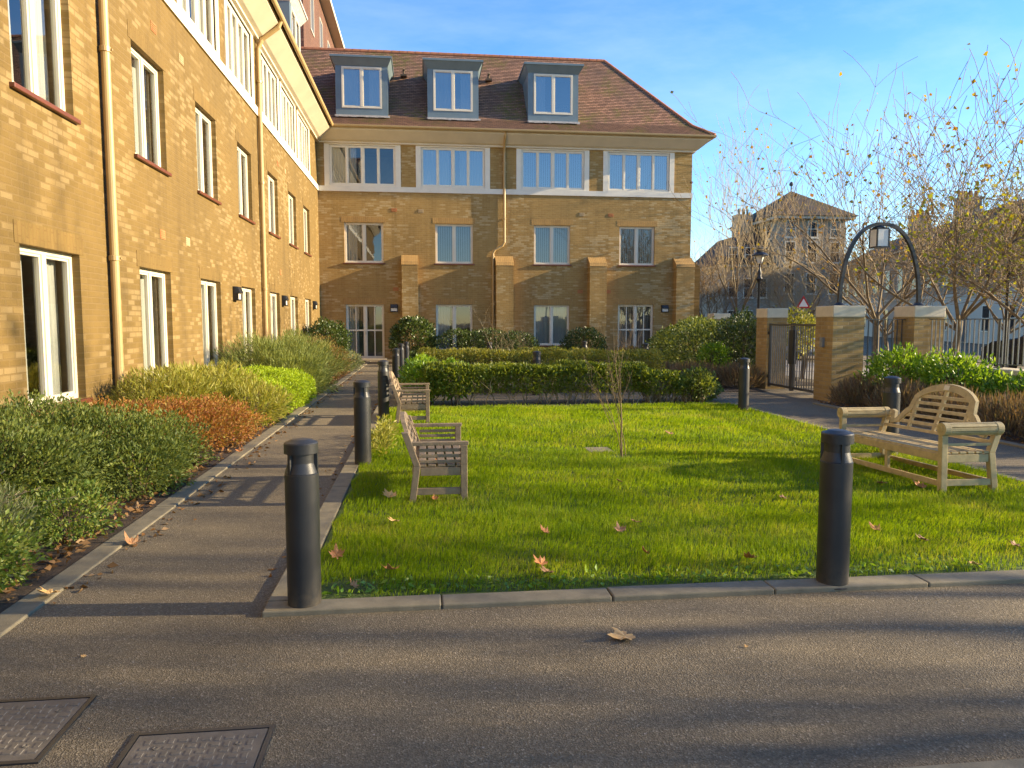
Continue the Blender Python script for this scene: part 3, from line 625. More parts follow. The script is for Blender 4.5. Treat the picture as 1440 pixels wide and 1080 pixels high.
d = MB(); d.box(-3.2, -1.5, 29.55, 29.98, 0, 0.03); d.build('door_step', 'stone_cap', bld)

# ------------------------------------------------------------------ bollards
def make_bollard():
    r = 0.086; root = thing('bollard', (0, 0, 0), 'x', 'bollard', 'black louvred light bollards')
    b = MB(); b.lathe([(r,0.0),(r,0.708),(r-0.004,0.712)], n=72); b.lathe([(0.098,0.0),(0.098,0.006),(0.09,0.01)], n=72); b.build('post', 'bollard_paint', root)
    b = MB(); b.lathe([(r-0.002,0.713),(0.068,0.765),(0.068,0.814)], n=72); b.build('reflector', 'bollard_paint', root)
    b = MB()
    for k in range(3):
        a = R(90 + 120*k + 12); c, s = math.cos(a), math.sin(a)
        P = lambda q, w, z: (q*c - w*s, q*s + w*c, z)
        b.hexa([P(.02,-.008,.70),P(r-.001,-.008,.70),P(r-.001,.008,.70),P(.02,.008,.70),P(.02,-.008,.83),P(r-.001,-.008,.83),P(r-.001,.008,.83),P(.02,.008,.83)])
    b.build('fin', 'bollard_paint', root)
    b = MB(); b.lathe([(0.05,0.812),(r,0.815),(r,0.865),(r-0.004,0.871),(0.045,0.886),(0.012,0.890)], n=72); b.build('cap', 'bollard_paint', root)
    return root
proto = make_bollard()
BOL = [(-0.64, 3.88, 10, 'nearest black bollard at the left front corner of the lawn kerb'), (2.29, 3.86, 40, 'black bollard standing in the front edge of the lawn before the tall-backed bench'),
       (-0.65, 7.74, 75, 'black bollard on the path edge level with the near slatted bench'), (-0.65, 11.7, 20, 'black bollard on the path edge beside the far bench with the arched back'),
       (-0.65, 16.9, 50, 'small black bollard between the path and the leafy left end of the hedge'), (-0.65, 20.6, 5, 'left one of two far black bollards in front of the round shrub'),
       (-0.55, 22.4, 5, 'right one of two far black bollards in front of the round shrub'),
       (5.28, 11.75, 60, 'black bollard at the far right corner of the lawn before the iron gate'), (5.13, 7.6, 15, 'black bollard standing right behind the tall-backed pale bench'),
       (2.27, 14.95, 30, 'bollard whose sunlit top rises between the two clipped hedges'), (1.9, 21.8, 0, 'shaded bollard in front of the long dark hedge by the wall'),
       (4.85, 22.2, 0, 'shaded bollard in front of the low dark shrub right of the third window'), (6.1, 20.0, 25, 'shaded bollard before the right french door beside the big hedge')]
for i, (x, y, a, lb) in enumerate(BOL):
    o = proto if i == 0 else copy_tree(proto)
    o.location = (x, y, 0.01); o.rotation_euler.z = R(a); o['label'] = lb

# ------------------------------------------------------------------ benches (local: length along +Y, facing +X, rear at x=0)
def arch_profile(L, h0, h1):
    """upper outline of the shaped back: scrolled shoulders and a high round centre"""
    pts = []
    for i in range(61):
        u = i/60; y = L*u; t = abs(u-0.5)*2
        if t < 0.56: z = h1 - (h1-h0-0.10)*(1-math.sqrt(max(0, 1-(t/0.60)**2)))
        elif t < 0.80: q = (t-0.56)/0.24; z = h0 + 0.10 + 0.052*math.cos(q*math.pi*0.9) - 0.05 - 0.065*q
        else: q = (t-0.80)/0.20; z = h0 + 0.035 + 0.03*math.sin(q*math.pi) - 0.03*q
        pts.append((y, z))
    return pts
def make_bench(label, loc, L, D, seat_z, arm_z, h0, h1, wood, roll, rot, plaque=False, tilt=0.0):
    root = thing('garden_bench', (0, 0, 0), label, 'bench')
    lean = 0.16
    def BX(z): return 0.05 - lean*max(0, z-seat_z)/0.45      # x of the back plane at height z
    w = 0.055
    for y in (w/2, L-w/2):
        f = MB(); f.bar((D-w/2, y, 0), (D-w/2, y, arm_z-0.03), w, w, (0, 1, 0)); f.build('leg', wood, root, bevel=0.004)
        f = MB(); f.hexa([(0-.02,y-w/2,0),(w-.02,y-w/2,0),(w-.02,y+w/2,0),(-.02,y+w/2,0),(0.02,y-w/2,seat_z),(w+.02,y-w/2,seat_z),(w+.02,y+w/2,seat_z),(.02,y+w/2,seat_z)])
        at = arm_z + (0.08 if not roll else -0.03); xb = BX(at)
        f.hexa([(0.02,y-w/2,seat_z),(w+.02,y-w/2,seat_z),(w+.02,y+w/2,seat_z),(.02,y+w/2,seat_z),(xb-w/2,y-w/2,at),(xb+w/2,y-w/2,at),(xb+w/2,y+w/2,at),(xb-w/2,y+w/2,at)])
        f.build('leg', wood, root, bevel=0.004)
    f = MB()
    for y in (w/2, L-w/2):
        f.box(w-.02, D-w, y-0.016, y+0.016, 0.06, 0.115); f.box(w+.02, D-w, y-0.018, y+0.018, seat_z-0.08, seat_z-0.012)
    f.box(D-w+0.012, D-0.012, w, L-w, seat_z-0.075, seat_z-0.005); f.box(0.03, 0.06, w, L-w, seat_z-0.08, seat_z-0.02)
    if roll:
        f.box(D-w+0.014, D-0.018, w, L-w, 0.05, 0.10); f.box(0.0, 0.03, w, L-w, 0.06, 0.105); f.box(D-w+0.008, D-0.016, L*0.5-0.022, L*0.5+0.022, 0.10, seat_z-0.075)
    f.build('rail', wood, root, bevel=0.003)
    s = MB()                                                 # seat: cross slats under lengthwise slats
    n = 6 if roll else 5
    for i in range(n):
        x0 = 0.06 + (D-0.07)*i/n; s.box(x0, x0+(D-0.07)/n-0.016, -0.0+0.01, L-0.01, seat_z-0.006, seat_z+0.012)
    k = 5 if roll else 4
    for i in range(1, k): y = L*i/k; s.box(0.065, D-w, y-0.02, y+0.02, seat_z-0.05, seat_z-0.0065)
    s.build('seat', wood, root, bevel=0.003)
    b = MB(); top = arch_profile(L, h0, h1); fw = 0.065
    bpt = lambda y, z, t: (BX(z) + t, y, z)
    inner = []
    for i, (y, z) in enumerate(top):
        a = top[max(0, i-1)]; c = top[min(60, i+1)]; tx, tz = c[0]-a[0], c[1]-a[1]; q = math.hypot(tx, tz)
        inner.append((min(L, max(0, y + tz/q*fw)), z - tx/q*fw))
    for i in range(60):
        (y0, z0), (y1, z1), (u1, v1), (u0, v0) = top[i], top[i+1], inner[i+1], inner[i]
        b.hexa([bpt(y0,z0,-.018),bpt(y1,z1,-.018),bpt(u1,v1,-.018),bpt(u0,v0,-.018),bpt(y0,z0,.018),bpt(y1,z1,.018),bpt(u1,v1,.018),bpt(u0,v0,.018)])
    def ztop(y): return np.interp(y, [p[0] for p in top], [p[1] for p in top]) - fw*0.9
    zb = seat_z + 0.07
    for u in (0.27, 0.5, 0.73):                               # uprights
        y = L*u; z1 = ztop(y); b.hexa([bpt(y-.02,zb,-.012),bpt(y+.02,zb,-.012),bpt(y+.02,zb,.012),bpt(y-.02,zb,.012),bpt(y-.02,z1,-.012),bpt(y+.02,z1,-.012),bpt(y+.02,z1,.012),bpt(y-.02,z1,.012)])
    z = zb + 0.0
    while z < h1 - 0.09:                                      # horizontal laths, cut where they meet the arch
        ys = [y for y in np.linspace(0.02, L-0.02, 90) if ztop(y) > z + 0.02]
        if len(ys) > 4:
            y0, y1 = ys[0], ys[-1]; b.hexa([bpt(y0,z,-.009),bpt(y1,z,-.009),bpt(y1,z,.009),bpt(y0,z,.009),bpt(y0,z+.03,-.009),bpt(y1,z+.03,-.009),bpt(y1,z+.03,.009),bpt(y0,z+.03,.009)])
        z += 0.066
    bo = b.build('backrest', wood, root, bevel=0.002)
    if plaque:
        p = MB(); z = h1-0.056; p.hexa([bpt(L/2-.035,z,.0185),bpt(L/2+.035,z,.0185),bpt(L/2+.035,z,.022),bpt(L/2-.035,z,.022),bpt(L/2-.035,z+.045,.0185),bpt(L/2+.035,z+.045,.0185),bpt(L/2+.035,z+.045,.022),bpt(L/2-.035,z+.045,.022)]); p.build('plaque', 'plaque_metal', bo)
    for y in (0.028, L-0.028):
        a = MB()
        if roll:
            r = 0.058; zc = arm_z - 0.03; yo = -0.012 if y < L/2 else 0.012
            for xx in (D-0.028, 0.0):
                a.tube([(xx-0.03, y+yo, zc), (xx+0.03, y+yo, zc)], r, 22)
                a.tube([(xx-0.026, y+yo, zc), (xx+0.0305+0.003, y+yo, zc)], r*0.45, 16)
            for j in range(9):
                g = 2*math.pi*j/9; cy, cz = y+yo+r*0.82*math.cos(g), zc+r*0.82*math.sin(g)
                u = Vector((0, math.cos(g), math.sin(g))); a.bar((0.03, cy, cz), (D-0.058, cy, cz), 0.030, 0.014, u)
            a.box(0.05, D-w, y-0.012, y+0.012, seat_z+0.06, seat_z+0.085)
        else:
            xb = BX(arm_z)
            a.box(xb-0.01, D+0.01, y-0.026, y+0.026, arm_z-0.03, arm_z); 
            for j in range(3):
                zz = arm_z - 0.075 - j*0.047
                if zz > seat_z + 0.02: a.box(0.06, D-w, y-0.011, y+0.011, zz-0.010, zz+0.016)
        a.build('armrest', wood, root, bevel=0.004)
    root.location = loc; root.rotation_euler = (tilt, 0, rot); return root
make_bench('weathered brown slatted bench near the front of the lawn, seen from its arm end', (-0.12, 6.02, 0.016), 1.15, 0.46, 0.30, 0.50, 0.48, 0.68, 'teak_grey', False, 0)
make_bench('slatted bench with sunlit arched back, farther one by the hedge end', (-0.42, 10.72, 0.016), 1.2, 0.48, 0.30, 0.50, 0.50, 0.73, 'teak_grey', False, 0)
bn = make_bench('large pale teak bench with high arched back and scrolled arms on the right', (4.93, 7.40, -0.03), 1.60, 0.52, 0.345, 0.585, 0.545, 0.895, 'teak_pale', True, math.pi, True, R(1.8))

# ------------------------------------------------------------------ gate, pillars, railings, lamp arch
def pillar(x0, x1, y0, y1, zb, zt, label, intercom=False):
    root = thing('gate_pillar', ((x0+x1)/2, (y0+y1)/2, 0), label, 'pillar', 'brick pillars with stone caps')
    a = MB(); a.add([(x0,y0,0),(x1,y0,0),(x1,y0,zb),(x0,y0,zb),(x0,y1,0),(x1,y1,0),(x1,y1,zb),(x0,y1,zb)], [(0,1,2,3),(5,4,7,6)]); a.build('shaft', 'pillar_brick_x', root)
    a = MB(); a.add([(x0,y0,0),(x1,y0,0),(x1,y0,zb),(x0,y0,zb),(x0,y1,0),(x1,y1,0),(x1,y1,zb),(x0,y1,zb)], [(4,0,3,7),(1,5,6,2)]); a.build('shaft', 'pillar_brick_y', root)
    c = MB(); c.box(x0-0.012, x1+0.012, y0-0.012, y1+0.012, zb, zt); c.build('cap', 'stone_cap', root, bevel=0.012)
    if intercom:
        b = MB(); ym = y0 + 0.32; b.box(x0-0.05, x0-0.002, ym-0.05, ym+0.05, 1.02, 1.2); b.box(x0-0.056, x0-0.051, ym-0.03, ym+0.03, 1.12, 1.17); b.build('intercom', 'intercom_grey', root, bevel=0.006)
    return root
pillar(7.47, 8.08, 12.87, 13.48, 1.58, 1.79, 'brick gate pillar with grey intercom box, right of the iron gate', True)
pillar(7.52, 7.98, 15.62, 16.15, 1.58, 1.79, 'brick gate pillar left of the iron gate beside the dark hedge')
pillar(9.08, 9.68, 12.87, 13.47, 1.58, 1.79, 'brick pillar under the right foot of the black lamp arch')
pillar(10.35, 10.95, 25.7, 26.3, 1.58, 1.79, 'distant brick pillar whose pale cap shows above the big hedge')
def bars(m, p, q, z0, z1, step=0.105, w=0.018):
    p, q = Vector((*p, 0)), Vector((*q, 0)); L = (q-p).length; n = int(L/step)
    for i in range(n+1):
        c = p.lerp(q, (i+0.5)/(n+1)); m.box(c.x-w/2, c.x+w/2, c.y-w/2, c.y+w/2, z0, z1)
def railing(label, p, q, z0, z1, posts, step=0.105, mat='railing_paint'):
    root = thing('railing', (*p, 0), label, 'railing', 'black iron railings')
    b = MB(); bars(b, p, q, z0+0.05, z1-0.01, step); b.build('bar', mat, root)
    r = MB(); r.bar((*p, z1), (*q, z1), 0.045, 0.014); r.bar((*p, z0+0.05), (*q, z0+0.05), 0.045, 0.012); r.build('rail', 'railing_paint', root)
    for t_ in posts:
        c = Vector((*p, 0)).lerp(Vector((*q, 0)), t_); k_ = MB(); k_.tube([(c.x, c.y, z0-0.02), (c.x, c.y, z1)], 0.016, 10); k_.box(c.x-0.05, c.x+0.05, c.y-0.05, c.y+0.05, z0-0.02, z0); k_.build('post', 'railing_paint', root)
    return root
railing('short run of iron railings between the two pillars under the lamp arch', (8.10, 13.15), (9.07, 13.15), 0.02, 1.54, [])
railing('long iron railings on the low brick wall at the right edge', (9.38, 12.85), (9.38, -6.0), 0.75, 1.54, [0.09, 0.2, 0.36, 0.52, 0.68, 0.84], 0.108, 'bar_reflected_light')
railing('iron railings running back from the gate behind the big hedge', (7.85, 16.25), (10.6, 25.65), 0.05, 1.50, [0.2, 0.5, 0.8], 0.12)
railing('short iron railings between the far pillar and the building corner', (10.7, 26.35), (11.2, 29.5), 0.05, 1.50, [], 0.12)
lw = thing('boundary_wall', (9.38, 3, 0), 'low brick boundary wall with pale stone coping carrying railings', 'wall')
a = MB(); a.box(9.2, 9.56, -6.2, 12.85, 0, 0.56); a.build('brickwork', 'pillar_brick_y', lw)
a = MB(); y = -6.2
while y < 12.8: a.box(9.15, 9.61, y+0.003, min(y+0.9, 12.86)-0.003, 0.562, 0.735); y += 0.9
a.build('coping', 'stone_cap', lw, bevel=0.01)
gt = thing('iron_gate', (7.57, 14.55, 0), 'closed double iron gate with vertical bars between two brick pillars', 'gate')
for (y0, y1) in ((13.56, 14.53), (14.57, 15.56)):
    f = MB(); X = 7.57
    for y in (y0, y1): f.box(X-0.025, X+0.025, y-0.02 if y == y0 else y-0.03, y+0.03 if y == y0 else y+0.02, 0.06, 1.46)
    f.box(X-0.02, X+0.02, y0+.03, y1-.03, 1.41, 1.45); f.box(X-0.02, X+0.02, y0+.03, y1-.03, 0.10, 0.15)
    lf = f.build('gate_leaf', 'railing_paint', gt)
    b = MB(); bars(b, (X, y0+0.04), (X, y1-0.04), 0.15, 1.41, 0.10, 0.018); b.build('bar', 'bar_reflected_light', lf)
f = MB(); f.box(7.53, 7.61, 14.46, 14.64, 0.62, 1.32); f.build('lock_plate', 'black_metal', gt)
f = MB()
for y in (13.5, 15.59):
    for z in (0.3, 1.25): f.box(7.54, 7.60, y-0.03, y+0.05, z-0.03, z+0.03)
f.build('hinge', 'black_metal', gt)
ar = thing('lamp_arch', (8.55, 13.17, 1.79), 'tall black iron arch with hanging lantern spanning two brick pillars', 'arch')
a = MB(); pts = []
for i in range(41):
    th = math.pi*i/40; pts.append((8.55 - 0.80*math.copysign(abs(math.cos(th))**0.85, math.cos(th)), 13.17, 1.80 + 1.52*math.sin(th)**0.92))
for i in range(40): a.bar(pts[i], Vector(pts[i+1]) + (Vector(pts[i+1])-Vector(pts[i]))*0.02, 0.062, 0.06, (0, 1, 0))
a.build('hoop', 'black_metal', ar)
a = MB()
for x in (7.75, 9.35): a.box(x-0.11, x+0.11, 13.06, 13.28, 1.792, 1.805); a.lathe([(0.1,0),(0.075,0.03),(0.06,0.05)], (x, 13.17, 1.806), 16)
a.build('foot', 'black_metal', ar)
a = MB(); cx, cy = 8.50, 13.17; h = 0.115
a.lathe([(0.14,0.0),(0.15,0.01),(0.06,0.05),(0.03,0.06)], (cx, cy, 3.24), 4); a.box(cx-0.12, cx+0.12, cy-0.12, cy+0.12, 3.215, 3.245)
for sx in (-1, 1):
    for sy in (-1, 1): a.box(cx+sx*h-0.012, cx+sx*h+0.012, cy+sy*h-0.012, cy+sy*h+0.012, 2.90, 3.215)
a.box(cx-0.13, cx+0.13, cy-0.13, cy+0.13, 2.875, 2.90); la = a.build('lantern', 'black_metal', ar)
a = MB()
for sx in (-1, 1): a.box(cx+sx*h-0.004, cx+sx*h+0.004, cy-h+.014, cy+h-.014, 2.902, 3.213); a.box(cx-h+.014, cx+h-.014, cy+sx*h-0.004, cy+sx*h+0.004, 2.902, 3.213)
a.build('lantern_pane', 'lamp_diffuser', la)

# ------------------------------------------------------------------ street furniture beyond the railings
def street_lamp(x, y, h, label):
    root = thing('street_lamp', (x, y, 0), label, 'street lamp', 'black heritage street lamps')
    p = MB(); p.lathe([(0.13,0),(0.13,0.5),(0.09,0.62),(0.07,0.9),(0.05,1.0),(0.045,h*0.70),(0.075,h*0.715),(0.12,h*0.725),(0.12,h*0.735),(0.07,h*0.75),(0.085,h*0.775),(0.06,h*0.80),(0.035,h*0.82),(0.035,h*0.86)], (x, y, 0), 12); p.build('column', 'lamp_black', root, smooth=True)
    g = MB(); g.lathe([(0.09,h*0.865),(0.19,h*0.93)], (x, y, 0), 4); g.build('lantern_pane', 'lamp_diffuser', root)
    c = MB(); c.lathe([(0.30,h*0.931),(0.30,h*0.937),(0.17,h*0.96),(0.12,h*0.965),(0.13,h*0.995),(0.11,h)], (x, y, 0), 12)
    for q in range(4):
        an = math.pi/2*q; c.tube([(x+0.092*math.cos(an), y+0.092*math.sin(an), h*0.865), (x+0.195*math.cos(an), y+0.195*math.sin(an), h*0.932)], 0.014, 6)
    c.build('hood', 'lamp_black', root); return root
street_lamp(12.3, 26.3, 4.2, 'black heritage street lamp with glass lantern behind the left gate pillar')
l2 = thing('street_lamp', (13.6, 16.0, 0), 'slender dark street lamp with hooked arm among yellow leaves at the right', 'street lamp', 'black heritage street lamps')
p = MB(); p.tube([(13.6,16.0,0),(13.6,16.0,3.2)], 0.035, 10); p.tube([(13.6+0.35-0.35*math.cos(a_), 16.0, 3.2+0.25*math.sin(a_)) for a_ in np.linspace(0, math.pi*0.95, 12)], 0.025, 8); p.build('column', 'lamp_black', l2)
p = MB(); p.lathe([(0.05,0.05),(0.14,-0.02),(0.15,-0.06),(0.09,-0.16),(0.03,-0.2)], (14.3, 16.0, 3.15), 14); p.build('lamp_head', 'lamp_black', l2)
sg = thing('road_sign', (16.2, 30.3, 0), 'triangular red and white road warning sign behind the gate shrubs', 'road sign')
p = MB(); p.tube([(16.2,30.36,0),(16.2,30.36,2.6)], 0.03, 10); p.build('pole', 'intercom_grey', sg)
tri = lambda r, cz: [(r*math.sin(a), cz + r*math.cos(a)) for a in (0, 2*math.pi/3, 4*math.pi/3)]
p = MB(); p.prism(tri(0.36, 2.25), lambda u, v, t_: (16.2+u*0.99, 30.31+t_-u*0.12, v), 0, 0.012); p.build('sign_plate', 'sign_red', sg)
p = MB(); p.prism(tri(0.23, 2.25), lambda u, v, t_: (16.2+u*0.99, 30.305+t_-u*0.12, v), 0, 0.003); p.build('sign_face', 'sign_white', sg)

def car(x, y, rz, paint, label):
    root = thing('parked_car', (0, 0, 0), label, 'car', 'cars parked along the street')
    side = [(-2.05,0.32),(-2.1,0.55),(-2.02,0.85),(-1.75,0.93),(-1.2,1.36),(-0.6,1.45),(0.35,1.43),(0.95,1.05),(1.75,0.92),(2.05,0.72),(2.1,0.4),(2.0,0.28)]
    b = MB(); n = len(side); vs = []
    for w_, ins in ((-0.84, 0), (0.84, 0)):
        for (u, z) in side: vs.append((u, w_*(1 - max(0, z-0.9)*0.32), z))
    b.add(vs, [tuple(range(n)), tuple(range(2*n-1, n-1, -1))] + [(k_, n+k_, n+(k_+1) % n, (k_+1) % n) for k_ in range(n)]); b.build('body', paint, root, bevel=0.04)
    g = MB()
    for s in (-1, 1):
        q = lambda u, z: (u, s*(0.845*(1-max(0, z-0.9)*0.32)+0.004), z)
        g.add([q(-1.55,0.98),q(-0.35,0.98),q(-0.35,1.38),q(-1.1,1.34)], [(0,1,2,3)]); g.add([q(-0.28,0.98),q(0.85,0.99),q(0.35,1.36),q(-0.28,1.38)], [(0,1,2,3)])
    g.add([(0.98,-.66,1.06),(0.98,.66,1.06),(0.42,.58,1.41),(0.42,-.58,1.41)], [(0,1,2,3)]); g.add([(-1.72,-.66,0.97),(-1.72,.66,0.97),(-1.24,.58,1.36),(-1.24,-.58,1.36)], [(0,1,2,3)])
    g.build('window', 'car_glass', root)
    for u in (-1.3, 1.3):
        for s in (-1, 1): w_ = MB(); w_.tube([(u, s*0.70, 0.31), (u, s*0.865, 0.31)], 0.31, 20); wo = w_.build('wheel', 'tyre', root); h_ = MB(); h_.tube([(u, s*0.866, 0.31), (u, s*0.872, 0.31)], 0.19, 16); h_.build('rim', 'intercom_grey', wo)
    for u, mt in ((2.09, 'lamp_diffuser'), (-2.09, 'lamp_red')):
        for s in (-1, 1): q = MB(); q.box(u-0.03, u+0.03, s*0.5, s*0.76, 0.62, 0.74); q.build('headlight' if u > 0 else 'tail_light', mt, root)
    root.location = (x, y, 0); root.rotation_euler.z = rz; return root
car(15.2, 28.9, R(90), 'car_white', 'white car parked beyond the closed iron gate')
car(17.5, 18.2, R(100), 'car_black', 'black car parked beyond the railings below the yellow-leaved tree')

# ------------------------------------------------------------------ background buildings
def far_window(parent, mp, a, z, w, h):
    f = MB(); t_ = 0.07
    for (p, q, r, s) in ((a, a+t_, z, z+h), (a+w-t_, a+w, z, z+h), (a+t_, a+w-t_, z, z+t_), (a+t_, a+w-t_, z+h-t_, z+h), (a+t_, a+w-t_, z+h*0.5-0.025, z+h*0.5+0.025)): mbox(f, mp, p, q, -0.05, 0.02, r, s)
    mbox(f, mp, a-0.08, a+w+0.08, -0.1, 0.0, z-0.1, z-0.002)
    fo = f.build('window', 'window_white', parent)
    g = MB(); mbox(g, mp, a+t_, a+w-t_, -0.012, 0.01, z+t_, z+h-t_); g.build('pane', 'car_glass', fo)
pv = thing('pavilion_block', (33.5, 65.7, 0), 'distant stone-brown apartment block with pyramid slate roof and ball finial', 'building')
a = MB(); a.box(30.5, 36.5, 61.5, 70, 0, 10.3); a.build('wall', 'stock_brick_far', pv)
a = MB(); a.box(26.2, 30.49, 63, 71, 0, 6.3); a.build('wall', 'stock_brick_far', pv)
a = MB(); a.box(29.9, 37.1, 60.9, 70.6, 10.302, 10.55); a.box(25.9, 30.48, 62.7, 71.3, 6.302, 6.5); a.build('cornice', 'white_stucco', pv)
a = MB(); c0 = (33.2, 65.0, 13.3); q = [(29.7,60.7,10.552),(37.3,60.7,10.552),(37.3,70.8,10.552),(29.7,70.8,10.552)]
a.add(q + [c0], [(0,1,4),(1,2,4),(2,3,4),(3,0,4),(3,2,1,0)])
a.add([(25.7,62.5,6.502),(30.48,62.5,6.502),(30.48,71.4,6.502),(25.7,71.4,6.502),(28.2,64.6,9.2),(30.48,64.6,9.9),(30.48,69.6,9.9),(28.2,69.6,9.2)], [(0,1,5,4),(4,5,6,7),(3,0,4,7),(2,3,7,6)])
rf = a.build('roof', 'roof_tile_far', pv)
a = MB(); a.tube([(33.2,65,13.1),(33.2,65,13.75)], 0.06, 8); a.lathe([(0.03,0),(0.16,0.1),(0.2,0.22),(0.14,0.36),(0.03,0.44)], (33.2,65,13.7), 12); a.build('finial', 'slate', rf)
a = MB(); a.box(28.6, 30.2, 66, 67.2, 9, 11.3); [a.lathe([(0.14,0),(0.11,0.6)], (29.0+0.4*j, 66.6, 11.3), 8) for j in range(3)]; a.build('chimney', 'stock_brick_far', rf)
mF = lambda a_, n, z: (a_, 61.5+n, z); mF2 = lambda a_, n, z: (a_, 63+n, z); mF3 = lambda a_, n, z: (30.5+n, a_, z)
for z in (0.8, 3.9, 6.6, 8.75):
    for x in (31.0, 33.0, 35.1): far_window(pv, mF, x, z, 0.95, 1.45 if z > 8 else 1.8)
for z in (6.6, 8.75):
    for y in (63, 65.5, 68): far_window(pv, mF3, y, z, 0.95, 1.45)
for z in (0.8, 3.6):
    for x in (26.6, 28.0, 29.3): far_window(pv, mF2, x, z, 0.9, 1.7)
for x in (26.5, 28.0, 29.3):
    dm = MB(); dm.box(x-0.1, x+1.0, 62.9, 64.4, 6.55, 8.2); do = dm.build('dormer', 'slate', pv)
    far_window(pv, lambda a_, n, z: (a_, 62.89+n, z), x, 6.7, 0.9, 1.3)
# terrace running away at an angle
tv0, tv1 = Vector((33.0, 31.0, 0)), Vector((47.5, 80.0, 0)); td = (tv1-tv0).normalized(); tn = Vector((td.y, -td.x, 0)); tl = (tv1-tv0).length
mT = lambda a_, n, z: tuple(tv0 + td*a_ + tn*n + Vector((0, 0, z)))
def tbox(m, a0, a1, n0, n1, z0, z1): m.hexa([mT(a0,n0,z0),mT(a1,n0,z0),mT(a1,n1,z0),mT(a0,n1,z0),mT(a0,n0,z1),mT(a1,n0,z1),mT(a1,n1,z1),mT(a0,n1,z1)])
tr = thing('terraced_houses', tuple(tv0 + td*tl/2), 'long terrace with white ground floor, dark roof and tall chimneys behind the trees', 'building')
a = MB(); tbox(a, 0, tl, 0, 9, 3.3, 7.6); a.build('wall', 'stock_brick_far_y', tr)
a = MB(); tbox(a, -0.05, tl+0.05, -0.06, 9.05, 0, 3.298); a.build('ground_floor', 'white_stucco', tr)
a = MB(); tbox(a, -0.1, tl+0.1, -0.14, 0.1, 3.3, 3.5); tbox(a, -0.1, tl+0.1, -0.3, 0.1, 7.6, 7.78); a.build('cornice', 'white_stucco', tr)
a = MB(); a.add([mT(-0.3,-0.4,7.782),mT(tl+.3,-0.4,7.782),mT(tl+.3,4.5,10.4),mT(-0.3,4.5,10.4),mT(-0.3,9.3,7.782),mT(tl+.3,9.3,7.782)], [(0,1,2,3),(3,2,5,4),(0,3,4),(1,5,2),(0,4,5,1)]); rf = a.build('roof', 'roof_tile_far', tr)
for c_ in (7.5, 17.5, 30, 41):
    a = MB(); tbox(a, c_, c_+1.0, 3.6, 5.4, 9.2, 11.8); tbox(a, c_-0.07, c_+1.07, 3.53, 5.47, 11.802, 11.98); co = a.build('chimney', 'stock_brick_far', rf)
    for j in range(4): a = MB(); a.lathe([(0.17,0),(0.14,0.5),(0.16,0.55)], mT(c_+0.5, 3.85+0.42*j, 11.982), 8); a.build('chimney_pot', 'chimney_pot', co)
def twin(a_, z, w, h):
    f = MB(); t_ = 0.08
    for (p, q, r, s) in ((a_, a_+t_, z, z+h), (a_+w-t_, a_+w, z, z+h), (a_+t_, a_+w-t_, z, z+t_), (a_+t_, a_+w-t_, z+h-t_, z+h), (a_+t_, a_+w-t_, z+h/2-.03, z+h/2+.03)): tbox(f, p, q, -0.12, -0.055, r, s)
    fo = f.build('window', 'window_white', tr); g = MB(); tbox(g, a_+t_, a_+w-t_, -0.085, -0.058, z+t_, z+h-t_); g.build('pane', 'car_glass', fo)
for i in range(15):
    if i % 3 == 2:
        dr = MB(); tbox(dr, i*3.4+1.0, i*3.4+2.0, -0.1, -0.062, 0.05, 2.2); dr.build('door', 'slate', tr)
    else: twin(i*3.4+0.9, 0.8, 1.2, 1.8)
    twin(i*3.4+0.9, 4.2, 1.2, 2.0)

# ------------------------------------------------------------------ foliage helpers
def leaf_mesh(name, P, D, size, ratio, mat, parent, rs, fold=0.25, loc=(0, 0, 0)):
    """rhombus leaves: P base points, D growth directions, folded slightly along the midrib"""
    n = len(P); D = D/np.linalg.norm(D, axis=1, keepdims=True)
    rnd = rs.normal(size=(n, 3)); side = np.cross(D, rnd); side /= np.linalg.norm(side, axis=1, keepdims=True) + 1e-9
    nor = np.cross(side, D); s = size[:, None]; w = s*ratio*0.5
    mid = P + D*s*0.45
    V = np.stack([P, mid + side*w + nor*w*fold, P + D*s, mid - side*w + nor*w*fold], axis=1).reshape(-1, 3)
    i0 = np.arange(n)*4
    F = np.concatenate([np.stack([i0, i0+1, i0+2], 1), np.stack([i0, i0+2, i0+3], 1)])
    return mesh_obj(name, V, F, mat, parent, loc)
def ell_points(rs, E, n, shell=0.55, lump=0.16):
    """points through the outer volume of a lumpy union of ellipsoids, with outward normals"""
    E = np.array(E); vol = E[:, 3]*E[:, 4] + E[:, 4]*E[:, 5] + E[:, 3]*E[:, 5]
    idx = rs.choice(len(E), n, p=vol/vol.sum()); d = rs.normal(size=(n, 3)); d /= np.linalg.norm(d, axis=1, keepdims=True)
    e = E[idx]; ph = d*3.1 + e[:, :3]*1.7
    b = 1 + lump*(np.sin(ph[:, 0]*2.1 + 1.3*np.sin(ph[:, 1]*1.7)) * np.cos(ph[:, 2]*2.3 + ph[:, 1])) + lump*0.5*np.sin(ph[:, 0]*6.1)*np.sin(ph[:, 1]*5.3 + ph[:, 2]*4.7)
    r = b*(shell + (1-shell)*rs.random(n)**0.55)
    P = e[:, :3] + d*e[:, 3:]*r[:, None]
    N = d/e[:, 3:]; N /= np.linalg.norm(N, axis=1, keepdims=True)
    keep = P[:, 2] > 0.02
    return P[keep], N[keep]
